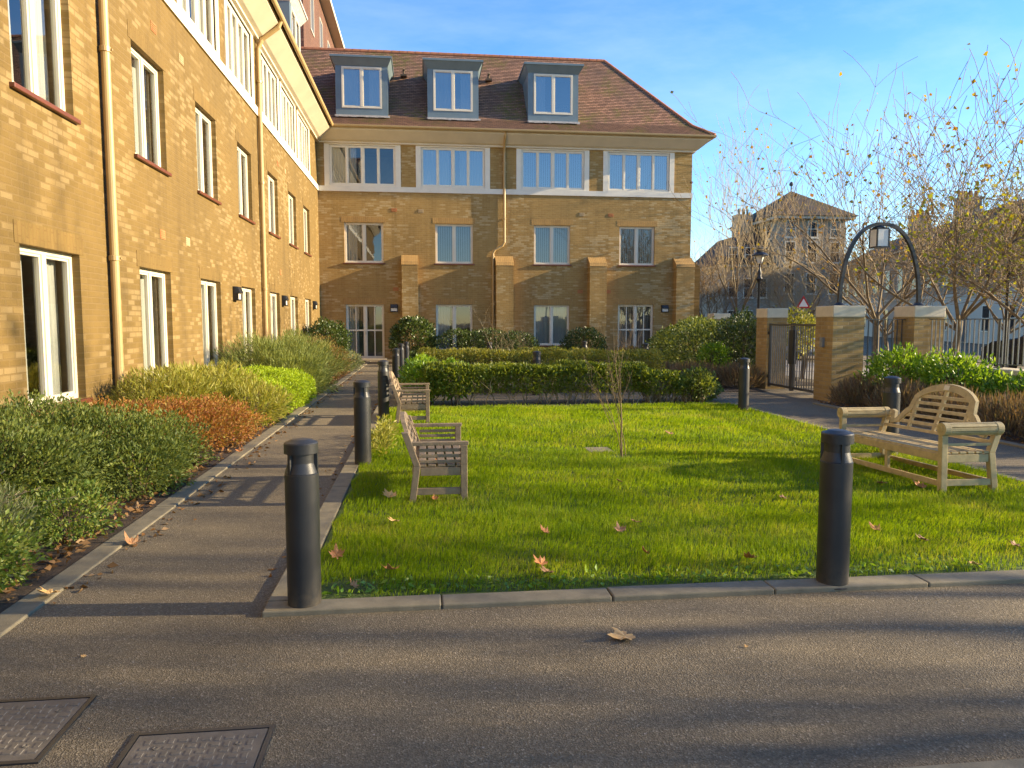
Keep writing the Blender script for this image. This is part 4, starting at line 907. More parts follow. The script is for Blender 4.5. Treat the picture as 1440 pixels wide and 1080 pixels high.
def stems(rs, E, mat, parent, n=14, r=0.012, top=0.8):
    m = MB()
    for i in range(n):
        e = E[rs.randint(len(E))]; an = rs.uniform(0, 2*math.pi); q = rs.uniform(0.2, 0.85)
        b = Vector((e[0]+0.25*e[3]*math.cos(an)*q, e[1]+0.25*e[4]*math.sin(an)*q, 0.0)); t_ = Vector((e[0]+e[3]*q*math.cos(an)*0.9, e[1]+e[4]*q*math.sin(an)*0.9, e[2]+e[5]*top*rs.uniform(0.8, 1.35)*math.sqrt(max(0.05, 1-q*q))))
        mid = b.lerp(t_, 0.5) + Vector((rs.normal(0, .03), rs.normal(0, .03), 0.05)); m.tube([b, mid, t_], [r, r*0.7, r*0.3], 5, False)
    return m.build('stem', mat, parent)
def shrub(name, label, E, n, size, ratio, mat, seed, cat='shrub', up=0.3, out=0.8, jit=0.5, shell=0.55, lump=0.16, smat='stem_dark', nst=14, group=None, sr=0.012, extra=None):
    rs = np.random.RandomState(seed); c = E[0]
    root = thing(name, (c[0], c[1], 0), label, cat, group)
    P, N = ell_points(rs, E, n, shell, lump)
    D = N*out + np.array([0, 0, up]) + rs.normal(size=P.shape)*jit
    leaf_mesh('foliage', P, D, size*rs.uniform(0.65, 1.3, len(P)), ratio, mat, root, rs)
    if nst: stems(rs, E, smat, root, nst, sr)
    if extra: extra(root, rs)
    return root
def box_points(rs, x0, x1, y0, y1, z0, z1, n, shell=0.13, lump=0.035):
    L, D_, H = x1-x0, y1-y0, z1-z0
    areas = np.array([L*D_*1.3, L*H, L*H, D_*H, D_*H]); k = rs.choice(5, n, p=areas/areas.sum())
    u, v, w = rs.random(n), rs.random(n), rs.random(n)**1.7*shell
    X = np.where(k == 0, x0+L*u, np.where(k < 3, x0+L*u, np.where(k == 3, x0+w, x1-w)))
    Y = np.where(k == 0, y0+D_*v, np.where(k == 1, y0+w, np.where(k == 2, y1-w, y0+D_*v)))
    Z = np.where(k == 0, z1-w, z0+H*np.where(k < 3, v, u))
    b = lump*(np.sin(X*5.1+Y*3.3) + 0.7*np.sin(X*11.7 + Z*9)*np.cos(Y*8.1) + 0.5*np.sin(X*2.3+1.0))
    N = np.zeros((n, 3)); N[k == 0, 2] = 1; N[k == 1, 1] = -1; N[k == 2, 1] = 1; N[k == 3, 0] = -1; N[k == 4, 0] = 1
    # rounded shoulders
    P = np.stack([X, Y, Z], 1) + N*b[:, None]
    cz = np.clip((P[:, 2]-(z1-0.12))/0.12, 0, 1); ymid = (y0+y1)/2
    P[:, 1] += (ymid-P[:, 1])*0.18*cz**2
    return P, N
def hedge(label, boxes, n, size, ratio, mat, seed, stem_n=60, z_low=0.2, group=None, jit=0.55, smat='twig_pale', shell=0.16):
    rs = np.random.RandomState(seed); b0 = boxes[0]
    root = thing('clipped_hedge', ((b0[0]+b0[1])/2, (b0[2]+b0[3])/2, 0), label, 'hedge', group)
    Ps, Ns = [], []; tot = sum((b[1]-b[0])*(b[3]-b[2]) + (b[1]-b[0])*(b[5]-b[4]) for b in boxes)
    for b in boxes:
        q = int(n*((b[1]-b[0])*(b[3]-b[2]) + (b[1]-b[0])*(b[5]-b[4]))/tot); P, N = box_points(rs, *b, q, shell); Ps.append(P); Ns.append(N)
    P, N = np.concatenate(Ps), np.concatenate(Ns)
    D = N*0.7 + np.array([0, 0, 0.35]) + rs.normal(size=P.shape)*jit
    leaf_mesh('foliage', P, D, size*rs.uniform(0.65, 1.3, len(P)), ratio, mat, root, rs)
    m = MB()
    for i in range(stem_n):
        b = boxes[rs.randint(len(boxes))]; x, y = rs.uniform(b[0]+.05, b[1]-.05), rs.uniform(b[2]+.1, b[3]-.1)
        p = [Vector((x, y, 0.0))]
        for j in range(4): p.append(p[-1] + Vector((rs.normal(0, .05), rs.normal(0, .05), (b[5]-0.15)/4)))
        m.tube(p, [0.010, 0.009, 0.007, 0.005, 0.003], 5, False)
        q0 = p[1]; m.tube([q0, q0 + Vector((rs.normal(0, .09), rs.normal(0, .09), .16)), q0 + Vector((rs.normal(0, .14), rs.normal(0, .14), .32))], [0.006, 0.005, 0.003], 4, False)
    m.build('stem', smat, root); return root

# ------------------------------------------------------------------ hedges in the middle
hedge('near clipped green hedge with bare lower stems along the back of the lawn', [(0.0, 4.0, 12.95, 13.75, 0.22, 0.69), (4.0, 4.6, 12.95, 13.7, 0.18, 0.58), (4.6, 5.15, 12.95, 13.7, 0.16, 0.46)], 30000, 0.058, 0.5, 'leaf_box', 21, 150, group='two clipped hedges behind the lawn')
hedge('far clipped hedge with yellowing right half, behind the near hedge', [(-0.1, 3.0, 15.45, 16.3, 0.15, 0.86), (3.0, 5.1, 15.5, 16.3, 0.15, 0.83)], 20000, 0.058, 0.5, 'leaf_yellow_green', 22, 40, group='two clipped hedges behind the lawn')
shrub('broadleaf_shrub', 'fresh green leafy shrub at the left end of the hedges beside the path', [(-0.05, 13.6, 0.42, 0.38, 0.55, 0.38), (-0.05, 14.6, 0.42, 0.40, 0.6, 0.38), (0.5, 13.3, .45, .4, .3, .33)], 3800, 0.085, 0.5, 'leaf_bright', 23, shell=0.5)
shrub('broadleaf_shrub', 'loose green shrub at the right end of the near hedge by the bollard', [(5.0, 13.2, 0.35, 0.36, 0.4, 0.3), (5.25, 13.4, 0.22, 0.3, 0.35, 0.22)], 2200, 0.06, 0.5, 'leaf_olive', 24)
# planting by the rear wall
shrub('round_topiary', 'round clipped dark shrub beside the left french door', [(-0.42, 27.0, 0.84, 0.82, 0.8, 0.82)], 5200, 0.105, 0.5, 'leaf_dark', 25, lump=0.06, shell=0.7)
hedge('low dark clipped hedge at the foot of the round shrub', [(-0.5, 4.1, 24.8, 25.5, 0.03, 0.46)], 6000, 0.08, 0.5, 'leaf_dark', 26, 5)
shrub('dome_hedge', 'long dark rounded hedge under the second rear window', [(1.25, 26.8, 0.55, 1.0, 0.8, 0.66), (2.3, 26.8, 0.56, 1.1, 0.8, 0.67), (3.3, 26.8, 0.52, 0.85, 0.8, 0.62)], 11000, 0.075, 0.5, 'leaf_dark', 27, cat='hedge', lump=0.05, shell=0.75)
shrub('low_shrub', 'low bright green clipped shrub under the third rear window', [(4.65, 26.4, 0.22, 0.65, 0.6, 0.36)], 2600, 0.07, 0.5, 'leaf_box', 28, lump=0.05)
shrub('rounded_shrub', 'dark rounded shrub between third rear window and right french door', [(5.85, 26.9, 0.52, 0.85, 0.7, 0.74)], 4600, 0.085, 0.5, 'leaf_dark', 29, lump=0.08)
shrub('bronze_shrub', 'small purplish bronze shrub in front of the right french door', [(7.3, 26.0, 0.26, 0.65, 0.5, 0.32)], 1400, 0.09, 0.45, 'leaf_bronze', 30, shell=0.3)
shrub('big_hedge', 'large spreading dark olive hedge left of the gate', [(7.65, 21.3, 0.60, 1.1, 1.6, 0.80), (7.55, 19.4, 0.68, 1.0, 1.6, 0.92), (8.6, 22.6, 0.75, 1.2, 1.5, 0.85)], 15000, 0.085, 0.5, 'leaf_olive', 31, cat='hedge', lump=0.10, shell=0.72)
shrub('dark_shrub', 'tall dark green shrub against the left gate pillar', [(7.75, 17.6, 0.78, 0.7, 0.9, 0.92), (8.3, 18.6, 0.8, 0.7, 0.9, 0.95)], 7000, 0.08, 0.5, 'leaf_dark', 32, lump=0.12)
shrub('bright_shrub', 'small bright yellow-green bush in front of the big hedge', [(6.95, 17.2, 0.62, 0.36, 0.36, 0.36)], 1500, 0.075, 0.5, 'leaf_bright', 33)
shrub('climber', 'pale green climbing plant spilling beyond the gate top', [(9.3, 17.6, 1.25, 0.55, 0.55, 0.55), (9.8, 18.3, 1.2, 0.5, 0.5, 0.5)], 2200, 0.085, 0.55, 'leaf_yellow_green', 34, cat='climbing plant', shell=0.2, lump=0.3)
shrub('green_shrub', 'glossy bright green shrub before the railings under the lamp arch', [(8.35, 12.1, 0.50, 0.62, 0.62, 0.52), (8.7, 11.2, 0.45, 0.55, 0.75, 0.50), (8.85, 10.2, 0.32, 0.42, 0.7, 0.36)], 9000, 0.085, 0.42, 'leaf_bright', 35, shell=0.5, lump=0.22, nst=30)
def lav(name, label, E, n, size, seed, mat='leaf_lavender', group=None):
    return shrub(name, label, E, n, size, 0.075, mat, seed, cat='lavender', up=1.1, out=0.7, jit=0.35, shell=0.25, lump=0.1, nst=10, sr=0.006, group=group)
lav('lavender', 'dull brown faded lavender row in front of the gate hedge', [(6.2, 16.5, 0.16, 0.75, 0.6, 0.32), (7.05, 16.0, 0.16, 0.55, 0.6, 0.32), (5.7, 17.4, 0.16, 0.5, 0.7, 0.3)], 9000, 0.17, 36)
for j, (y, lb) in enumerate(((12.1, 'dull lavender clump at the foot of the gate pillar with intercom'), (11.0, 'dull lavender clump behind the bollard, below the glossy green shrub'), (9.9, 'brown lavender clump right behind the arched bench top'), (8.8, 'brown lavender clump behind the right end of the tall-backed bench'), (7.7, 'brown lavender clump at the right edge of the photo'))):
    lav('lavender', lb, [(7.62, y, 0.14, 0.50, 0.62, 0.32), (7.9, y+0.3, 0.14, 0.45, 0.5, 0.34)], 4200, 0.15, 40+j, group='lavender clumps beside the right path')

# ------------------------------------------------------------------ left bed
shrub('box_shrub', 'large loose dark green shrub nearest the camera in the left bed', [(-3.35, 5.9, 0.36, 0.85, 0.85, 0.42), (-2.95, 7.1, 0.33, 0.78, 0.75, 0.40), (-3.5, 6.9, 0.4, 0.7, 0.9, 0.44), (-2.65, 7.55, .26, .5, .45, .32), (-2.52, 6.75, .2, .42, .6, .27)], 50000, 0.036, 0.45, 'leaf_olive', 51, jit=0.42, shell=0.5, lump=0.22, nst=60, sr=0.007, smat='twig_brown')
shrub('small_shrub', 'small green shrub with yellow tips at the kerb', [(-2.45, 5.35, 0.16, 0.30, 0.36, 0.22), (-2.72, 5.1, .14, .25, .28, .22)], 4200, 0.032, 0.5, 'leaf_mid', 52, shell=0.4, lump=0.25, sr=0.005)
def stalks(root, rs):
    m = MB()
    for i in range(46):
        an, q = rs.uniform(0, 2*math.pi), rs.uniform(0.25, 0.62); b = Vector((-2.95+rs.normal(0,.1), 4.95+rs.normal(0,.12), 0.18)); t_ = b + Vector((math.cos(an)*q*0.7+0.12, math.sin(an)*q*0.7, rs.uniform(.1,.28)))
        m.tube([b, b.lerp(t_, .6)+Vector((0,0,.05)), t_], [0.0022,0.0018,0.0012], 4, False); m.tube([t_, t_ + (t_-b).normalized()*0.035], [0.0045, 0.003], 5, True)
    m.build('flower_stalk', 'twig_pale', root)
shrub('lavender_plant', 'grey-green lavender with dry flower stalks at the left edge', [(-2.9, 4.85, 0.18, 0.42, 0.42, 0.28)], 5600, 0.085, 0.075, 'leaf_greygreen', 53, cat='lavender', up=0.7, out=0.9, jit=0.4, shell=0.2, extra=stalks, sr=0.004)
shrub('leafy_plant', 'low bright green leafy plant at the near left corner', [(-2.48, 4.25, 0.18, 0.30, 0.40, 0.27), (-2.75, 3.75, .22, .38, .4, .28)], 7000, 0.036, 0.5, 'leaf_mid', 54, shell=0.3, lump=0.25, sr=0.005)
shrub('orange_shrub', 'orange and russet autumn-coloured shrub beside the path', [(-3.05, 9.1, 0.22, 0.70, 1.0, 0.36), (-2.65, 9.5, 0.2, 0.55, 0.95, 0.34), (-3.35, 8.5, .25, .6, .6, .36)], 30000, 0.036, 0.45, 'leaf_orange', 55, shell=0.5, lump=0.22, nst=50, sr=0.006)
shrub('grassy_shrub', 'yellow-green strappy-leaved shrub under the second window', [(-3.45, 10.4, 0.42, 0.62, 1.0, 0.44), (-3.2, 11.4, 0.40, 0.70, 0.9, 0.44), (-2.55, 11.1, 0.26, 0.55, 0.65, 0.32)], 22000, 0.10, 0.13, 'leaf_yellow_green', 56, up=0.45, out=0.8, jit=0.5, shell=0.55, nst=30)
shrub('lime_mound', 'clipped lime green mound bulging over the path edge', [(-2.75, 12.9, 0.32, 0.78, 0.95, 0.42), (-2.5, 13.6, 0.28, 0.55, 0.6, 0.38), (-2.6, 12.0, .25, .55, .5, .36)], 20000, 0.034, 0.5, 'leaf_lime', 57, lump=0.05, shell=0.8)
shrub('rosemary_bush', 'large feathery grey-green rosemary bush along the wall', [(-3.05, 15.4, 0.50, 0.98, 1.2, 0.66), (-2.85, 16.8, 0.48, 0.95, 1.1, 0.66), (-2.6, 15.0, .4, .62, .8, .5)], 40000, 0.11, 0.10, 'leaf_rosemary', 58, up=0.55, out=0.9, jit=0.35, shell=0.6, lump=0.3, nst=40)
shrub('bronze_shrub', 'bronze and green shrub beyond the rosemary', [(-3.0, 19.2, 0.5, 0.9, 1.2, 0.62), (-2.7, 20.6, 0.42, 0.7, 0.8, 0.5)], 9000, 0.065, 0.45, 'leaf_bronze', 59, shell=0.5, lump=0.2)
shrub('grey_shrub', 'small grey-green shrub at the far end of the left bed', [(-2.45, 22.6, 0.26, 0.5, 0.8, 0.36), (-2.4, 23.9, 0.25, 0.45, 0.5, 0.32)], 4200, 0.055, 0.4, 'leaf_greygreen', 60)
shrub('dark_shrub', 'dark green shrub in the corner left of the french door', [(-3.3, 25.9, 0.75, 0.78, 0.9, 0.78)], 5200, 0.09, 0.5, 'leaf_dark', 61, lump=0.14)
shrub('weed_clump', 'tuft of yellowing weeds on the lawn edge between two bollards', [(-0.52, 8.6, 0.08, 0.14, 0.6, 0.24), (-0.5, 9.6, 0.06, 0.13, 0.5, 0.2)], 1500, 0.06, 0.3, 'leaf_yellow_green', 62, cat='weeds', shell=0.1, lump=0.3, up=0.6, nst=0)
# leaf litter on the soil
rs = np.random.RandomState(70); n = 5200
P = np.stack([np.where(rs.random(n) < 0.6, -2.2 - np.abs(rs.normal(0, .28, n)), rs.uniform(-4.0, -2.18, n)), rs.uniform(2.6, 24, n)**1.0, rs.uniform(0.014, 0.04, n)], 1)
q = rs.random(n) < 0.12; P[q, 0] = 7.2 + rs.random(q.sum())*0.5; P[q, 1] = rs.uniform(6, 13, q.sum())
q = rs.random(n) < 0.07; P[q, 0] = np.where(rs.random(q.sum()) < 0.7, -2.0 + np.abs(rs.normal(0, .1, q.sum())), -0.86 - np.abs(rs.normal(0, .06, q.sum()))); P[q, 1] = rs.uniform(4, 22, q.sum()); P[q, 2] = 0.006
D = rs.normal(size=(n, 3)); D[:, 2] *= 0.18; D[q, 2] *= 0.3
tag(leaf_mesh('leaf_litter', P, D, rs.uniform(0.03, 0.075, n), 0.6, 'leaf_litter', None, rs, 0.5), 'brown leaf litter scattered over the soil by the kerb', 'leaf litter', kind='stuff')

# ------------------------------------------------------------------ lawn grass
rs = np.random.RandomState(5)
def blades(n, x0, x1, y0, y1, h, w):
    X = rs.uniform(x0, x1, n); Y = rs.uniform(y0, y1, n)
    edge = 0.03*np.sin(Y*4.1) + 0.02*np.sin(Y*11)
    keep = (X < 5.44 + edge*0.5) & (Y > 3.94 + 0.02*np.sin(X*7)) & (X > -0.66 + 0.02*np.sin(Y*9))
    bare = ((X+0.45)**2 + (Y-4.05)**2 < 0.03) | ((X-2.29)**2 + (Y-3.92)**2 < 0.022) | ((X-2.12)**2*0.8 + (Y-7.82)**2 < 0.018) | ((abs(X-1.98) < 0.16) & (abs(Y-8.27) < 0.17))
    keep &= ~(bare & (rs.random(n) < 0.93))
    fr = np.clip((Y-3.94)/0.35, 0.25, 1); keep &= rs.random(n) < 0.35 + 0.65*fr
    X, Y, fr = X[keep], Y[keep], fr[keep]; n = len(X)
    cl = 0.85 + 0.2*np.sin(X*3.1 + 1.3*np.sin(Y*2.2))*np.sin(Y*3.7 + X) + 0.16*np.sin(X*9.3+Y*4.1)*np.sin(Y*8.7)
    H = h*np.clip(cl, 0.4, 1.5)*rs.uniform(0.55, 1.25, n)*(0.55+0.45*fr); an = rs.uniform(0, 2*math.pi, n); le = np.abs(rs.normal(0.35, 0.3, n))*H
    la = 1.1*np.sin(X*1.7+Y*2.3) + rs.normal(0, 1.0, n)
    base = np.stack([X, Y, np.full(n, 0.015)], 1); dx = np.stack([np.cos(an), np.sin(an), np.zeros(n)], 1)*(w*rs.uniform(.7, 1.3, n))[:, None]/2
    ln = np.stack([np.cos(la), np.sin(la), np.zeros(n)], 1)*le[:, None]; up = np.zeros((n, 3)); up[:, 2] = H
    mid = base + up*0.55 + ln*0.3; tip = base + up*0.95 + ln
    return np.stack([base-dx, base+dx, mid+dx*0.75, mid-dx*0.75, tip], 1)
B = np.concatenate([blades(95000, -0.68, 5.45, 3.92, 5.6, 0.060, 0.0034), blades(80000, -0.68, 5.45, 5.6, 8.2, 0.062, 0.0048), blades(64000, -0.68, 5.45, 8.2, 12.74, 0.064, 0.0075)])
n = len(B); i0 = np.arange(n)*5
F = np.concatenate([np.stack([i0, i0+1, i0+2], 1), np.stack([i0, i0+2, i0+3], 1), np.stack([i0+3, i0+2, i0+4], 1)])
tag(mesh_obj('grass', B.reshape(-1, 3), F, 'grass_blade'), 'short bright green grass covering the lawn', 'grass', kind='stuff')
# broad-leaved weeds along the front edge
n = 700; P = np.stack([rs.uniform(-0.6, 3.4, n), 3.96 + np.abs(rs.normal(0, .13, n)), rs.uniform(0.016, 0.035, n)], 1); D = rs.normal(size=(n, 3)); D[:, 2] = np.abs(D[:, 2])*0.45
tag(leaf_mesh('clover', P, D, rs.uniform(.018, .05, n), .5, 'leaf_bright', None, rs), 'small broad-leaved weeds along the front edge of the lawn', 'weeds', kind='stuff')

# ------------------------------------------------------------------ bare trees
def tubes_np(chains, k):
    V, F = [], []; off = 0; ang = np.arange(k)*2*np.pi/k; ca, sa = np.cos(ang), np.sin(ang)
    for pts, rad in chains:
        p = np.array(pts); d = np.gradient(p, axis=0); d /= np.linalg.norm(d, axis=1, keepdims=True) + 1e-9
        ref = np.array([0.31, 0.2, 0.93]) if abs(d[0, 2]) < 0.8 else np.array([0.93, 0.3, 0.2])
        a = np.cross(d, ref); a /= np.linalg.norm(a, axis=1, keepdims=True) + 1e-9; b = np.cross(d, a)
        r = np.array(rad)[:, None, None]
        V.append((p[:, None, :] + r*(a[:, None, :]*ca[None, :, None] + b[:, None, :]*sa[None, :, None])).reshape(-1, 3))
        m = len(p); i = np.arange(m-1)[:, None]*k; j = np.arange(k)[None, :]; j2 = (j+1) % k
        F.append(np.stack([i+j, i+j2, i+k+j2, i+k+j], -1).reshape(-1, 4) + off); off += m*k
    return np.concatenate(V), np.concatenate(F)
def tree(name, label, base, H, r0, seed, fork=0.28, limbs=5, up=0.28, spread=0.55, lev=(5, 6, 6, 4), lens=(0.5, 0.42, 0.46, 0.5), leaves=150, leaf_size=0.13, leaf_mat='leaf_autumn', twig='twig_brown', lean=(0, 0), group='bare street trees beyond the railings', knob=0, rmin=0.0058, leaf_lo=False):
    rs = np.random.RandomState(seed); base = np.array([base[0], base[1], 0.0])
    thick, thin, tips = [], [], []
    def grow(p, d, r, L, level):
        n = 6 if level < 2 else 4; pts = [p.copy()]; rad = [r]; q = p.copy(); dd = d/np.linalg.norm(d)
        end = max(rmin, r*(0.45 if level else 0.62))
        for i in range(n):
            dd = dd + rs.normal(size=3)*(0.10 if level else 0.05)*(1.5 if level > 1 else 1) + np.array([0, 0, up*0.35])/n*(1 if level else 0.4)
            dd /= np.linalg.norm(dd); q = q + dd*L/n; pts.append(q.copy()); rad.append(r + (end-r)*(i+1)/n)
        (thick if level <= 1 else thin).append((pts, rad))
        if level >= 2: tips.extend(pts[2:])
        if level > len(lev)-1: return
        k = lev[level]
        for c in range(k):
            t_ = (0.85 + 0.15*c/k) if level == 0 else rs.uniform(0.25, 1.0); i = min(n, max(1, int(round(t_*n)))); par = pts[i]
            az = 2*math.pi*(c + rs.uniform(-.3, .3))/k + seed; sd_ = np.array([math.cos(az), math.sin(az), 0.0])
            sp = spread*rs.uniform(0.6, 1.35); nd = dd*(1.0 if level else 0.6) + sd_*sp + np.array([0, 0, up*rs.uniform(0.5, 1.5)])
            grow(par, nd, max(rmin, rad[i]*(rs.uniform(0.52, 0.72) if level == 0 else rs.uniform(0.42, 0.62))), H*lens[level]*rs.uniform(0.6, 1.15)*(0.75**max(0, level-1)), level+1)
    grow(base, np.array([lean[0], lean[1], 1.0]), r0, H*fork, 0)
    root = thing(name, tuple(base), label, 'tree', group)
    V, F = tubes_np(thick, 7); mesh_obj('trunk', V, F, 'bark_plane', root, smooth=True)
    V, F = tubes_np(thin, 3); cr_ = mesh_obj('crown', V, F, twig, root)
    if leaves:
        T = np.array(tips); z = T[:, 2]; pr = np.ones(len(T)) if not leaf_lo else np.exp(-(z-z.min())/1.2)
        P = T[rs.choice(len(T), leaves, p=pr/pr.sum())] + rs.normal(size=(leaves, 3))*0.06; D = rs.normal(size=(leaves, 3)); D[:, 2] -= 0.4
        leaf_mesh('foliage', P, D, leaf_size*rs.uniform(.6, 1.25, leaves), 0.85, leaf_mat, cr_, rs, 0.35)
    return root
tree('bare_tree', 'nearly bare street tree seen through the lamp arch with a few yellow leaves', (13.3, 20.6), 6.9, 0.11, 3, fork=0.24, limbs=5, leaves=260, leaf_size=0.115, up=0.30, spread=0.72, lev=(6, 6, 4, 2), lens=(0.55, 0.44, 0.40, 0.36))
tree('bare_tree', 'tall bare street tree with brown leaves right of the lamp arch', (12.7, 16.6), 5.9, 0.11, 8, fork=0.26, leaves=300, leaf_size=0.105, up=0.30, spread=0.68, lev=(6, 6, 4, 2), lens=(0.55, 0.44, 0.40, 0.36), lean=(0.14, 0))
tree('yellow_leaved_tree', 'low spreading tree with yellow-green leaves at the right edge', (13.4, 14.6), 4.6, 0.08, 12, fork=0.26, leaves=2800, leaf_size=0.095, leaf_mat='leaf_yellow', up=0.15, spread=0.95, lev=(7, 7, 6, 3))
tree('bare_tree', 'slim bare tree beside the right corner of the brick building', (13.9, 31.8), 7.2, 0.10, 17, fork=0.25, leaves=70, leaf_size=0.14, twig='twig_pale', up=0.5, spread=0.45, lev=(5, 5, 4, 2))
tree('bushy_tree', 'low bushy bare tree behind the gate in front of the distant block', (17.2, 33.0), 4.6, 0.09, 23, fork=0.2, leaves=60, leaf_size=0.18, up=0.35, spread=0.8, lev=(7, 7, 5, 3), twig='twig_pale')
tree('bushy_tree', 'low bushy bare tree behind the black street lamp', (14.2, 35.0), 4.4, 0.09, 29, fork=0.2, leaves=30, leaf_size=0.18, up=0.35, spread=0.8, lev=(7, 7, 5, 3), twig='twig_brown')
tree('bushy_tree', 'brown twiggy tree between the lamp arch and the distant block', (18.6, 28.0), 5.0, 0.1, 31, fork=0.22, leaves=160, leaf_size=0.18, up=0.3, spread=0.8, lev=(7, 7, 5, 3), twig='twig_brown')
tree('bushy_tree', 'brown twiggy tree behind the railings at the far right', (21.0, 24.5), 5.6, 0.1, 37, fork=0.22, leaves=320, leaf_size=0.18, leaf_mat='leaf_yellow', up=0.3, spread=0.8, lev=(7, 7, 5, 3), twig='twig_brown')
# street trees standing on the pavement outside the frame; their branches shade the drive and the left wall
tree('bare_tree', 'bare street tree on the pavement south of the courtyard', (15.5, 1.9), 9.0, 0.15, 41, fork=0.25, leaves=150, leaf_size=0.18, up=0.4, spread=0.7, lev=(6, 6, 4, 2))
tree('bare_tree', 'bare street tree on the pavement opposite the tall-backed bench', (20.5, 4.9), 9.0, 0.15, 43, fork=0.25, leaves=120, leaf_size=0.18, up=0.4, spread=0.7, lev=(6, 6, 4, 2))

tree('bare_tree', 'bare street tree farthest south on the pavement', (17.0, -0.2), 8.0, 0.15, 47, fork=0.25, leaves=200, leaf_size=0.18, up=0.4, spread=0.7, lev=(6, 6, 4, 2))
# young saplings
def sapling(label, base, H, seed, stems_n, mat, spread, name='sapling'):
    rs = np.random.RandomState(seed); ch = []
    def g(p, d, L, r, lv):
        pts, rad = [np.array(p)], [r]; d = np.array(d, float); d /= np.linalg.norm(d)
        for i in range(7):
            d = d + rs.normal(size=3)*0.09; d[2] += 0.03; d /= np.linalg.norm(d); pts.append(pts[-1] + d*L/7); rad.append(r*(1-0.75*(i+1)/7))
        ch.append((pts, rad))
        if lv < 2:
            for i in range(9 if lv == 0 else 3):
                k_ = rs.randint(2, 7); an = rs.uniform(0, 6.28); g(pts[k_], d*0.9 + np.array([math.cos(an), math.sin(an), .35])*spread, L*rs.uniform(.25, .5), max(0.0016, rad[k_]*0.55), lv+1)
    for s in range(stems_n):
        an = 6.28*s/stems_n + seed; q = spread*0.5 if stems_n > 1 else 0.03
        g((base[0]+0.03*math.cos(an), base[1]+0.03*math.sin(an), 0), (math.cos(an)*q, math.sin(an)*q, 1), H*(1 if s == 0 else rs.uniform(.55, .95)), 0.011 if s == 0 else 0.005, 0)
    root = thing(name, (base[0], base[1], 0), label, 'sapling')
    V, F = tubes_np(ch, 6); mesh_obj('trunk', V, F, mat, root, smooth=True); return root
sapling('thin leafless sapling with reddish stems in the middle of the lawn', (2.15, 7.82), 1.45, 4, 3, 'twig_brown', 0.22)
sapling('bare many-stemmed pale shrub behind the far hedge', (2.05, 18.5), 1.75, 9, 6, 'twig_pale', 0.75, 'bare_shrub')
sapling('thin bare upright shrub before the right french door', (5.2, 18.8), 1.6, 13, 4, 'twig_brown', 0.4, 'bare_shrub')

# ------------------------------------------------------------------ covers and the slab in the lawn
def cover(x0, x1, y0, y1, label):
    root = thing('manhole_cover', ((x0+x1)/2, (y0+y1)/2, 0), label, 'manhole cover')
    f = MB(); w = 0.018; z = 0.007
    for (a_, b_, c_, d_) in ((x0,x1,y0,y0+w),(x0,x1,y1-w,y1),(x0,x0+w,y0+w,y1-w),(x1-w,x1,y0+w,y1-w)): f.box(a_, b_, c_, d_, -0.02, z)
    f.build('frame', 'black_metal', root)
    p = MB(); p.box(x0+w+.004, x1-w-.004, y0+w+.004, y1-w-.004, -0.02, 0.005)
    s = 0.040; nx, ny = int((x1-x0-2*w-.03)/s), int((y1-y0-2*w-.03)/s); ox, oy = (x0+x1)/2 - nx*s/2, (y0+y1)/2 - ny*s/2
    for i in range(nx):
        for j in range(ny):
            cx_, cy_ = ox+(i+.5)*s, oy+(j+.5)*s
            if (i in (1, nx-2)) and (j in (1, ny-2)): p.lathe([(0.012,0),(0.012,0.003),(0.006,0.003),(0.005,0.001)], (cx_, cy_, 0.0051), 12); continue
            a_, b_ = (0.017, 0.010) if (i+j) % 2 else (0.010, 0.017)
            p.hexa([(cx_-a_,cy_-b_,.0045),(cx_+a_,cy_-b_,.0045),(cx_+a_,cy_+b_,.0045),(cx_-a_,cy_+b_,.0045),(cx_-a_*.8,cy_-b_*.8,.0078),(cx_+a_*.8,cy_-b_*.8,.0078),(cx_+a_*.8,cy_+b_*.8,.0078),(cx_-a_*.8,cy_+b_*.8,.0078)])
    p.build('plate', 'cast_cover', root); return root
cover(-1.95, -1.32, 2.57, 3.03, 'square-patterned metal manhole cover at the bottom left corner')
cover(-1.06, -0.565, 2.18, 2.72, 'square-patterned metal manhole cover cut by the bottom edge, right of the other')
sl = MB(); sl.box(1.84, 2.12, 8.12, 8.42, -0.02, 0.03); tag(sl.build('inspection_slab', 'kerb_concrete', loc=(1.98, 8.27, 0), bevel=0.008), 'small grey concrete slab set in the grass by the sapling', 'slab')

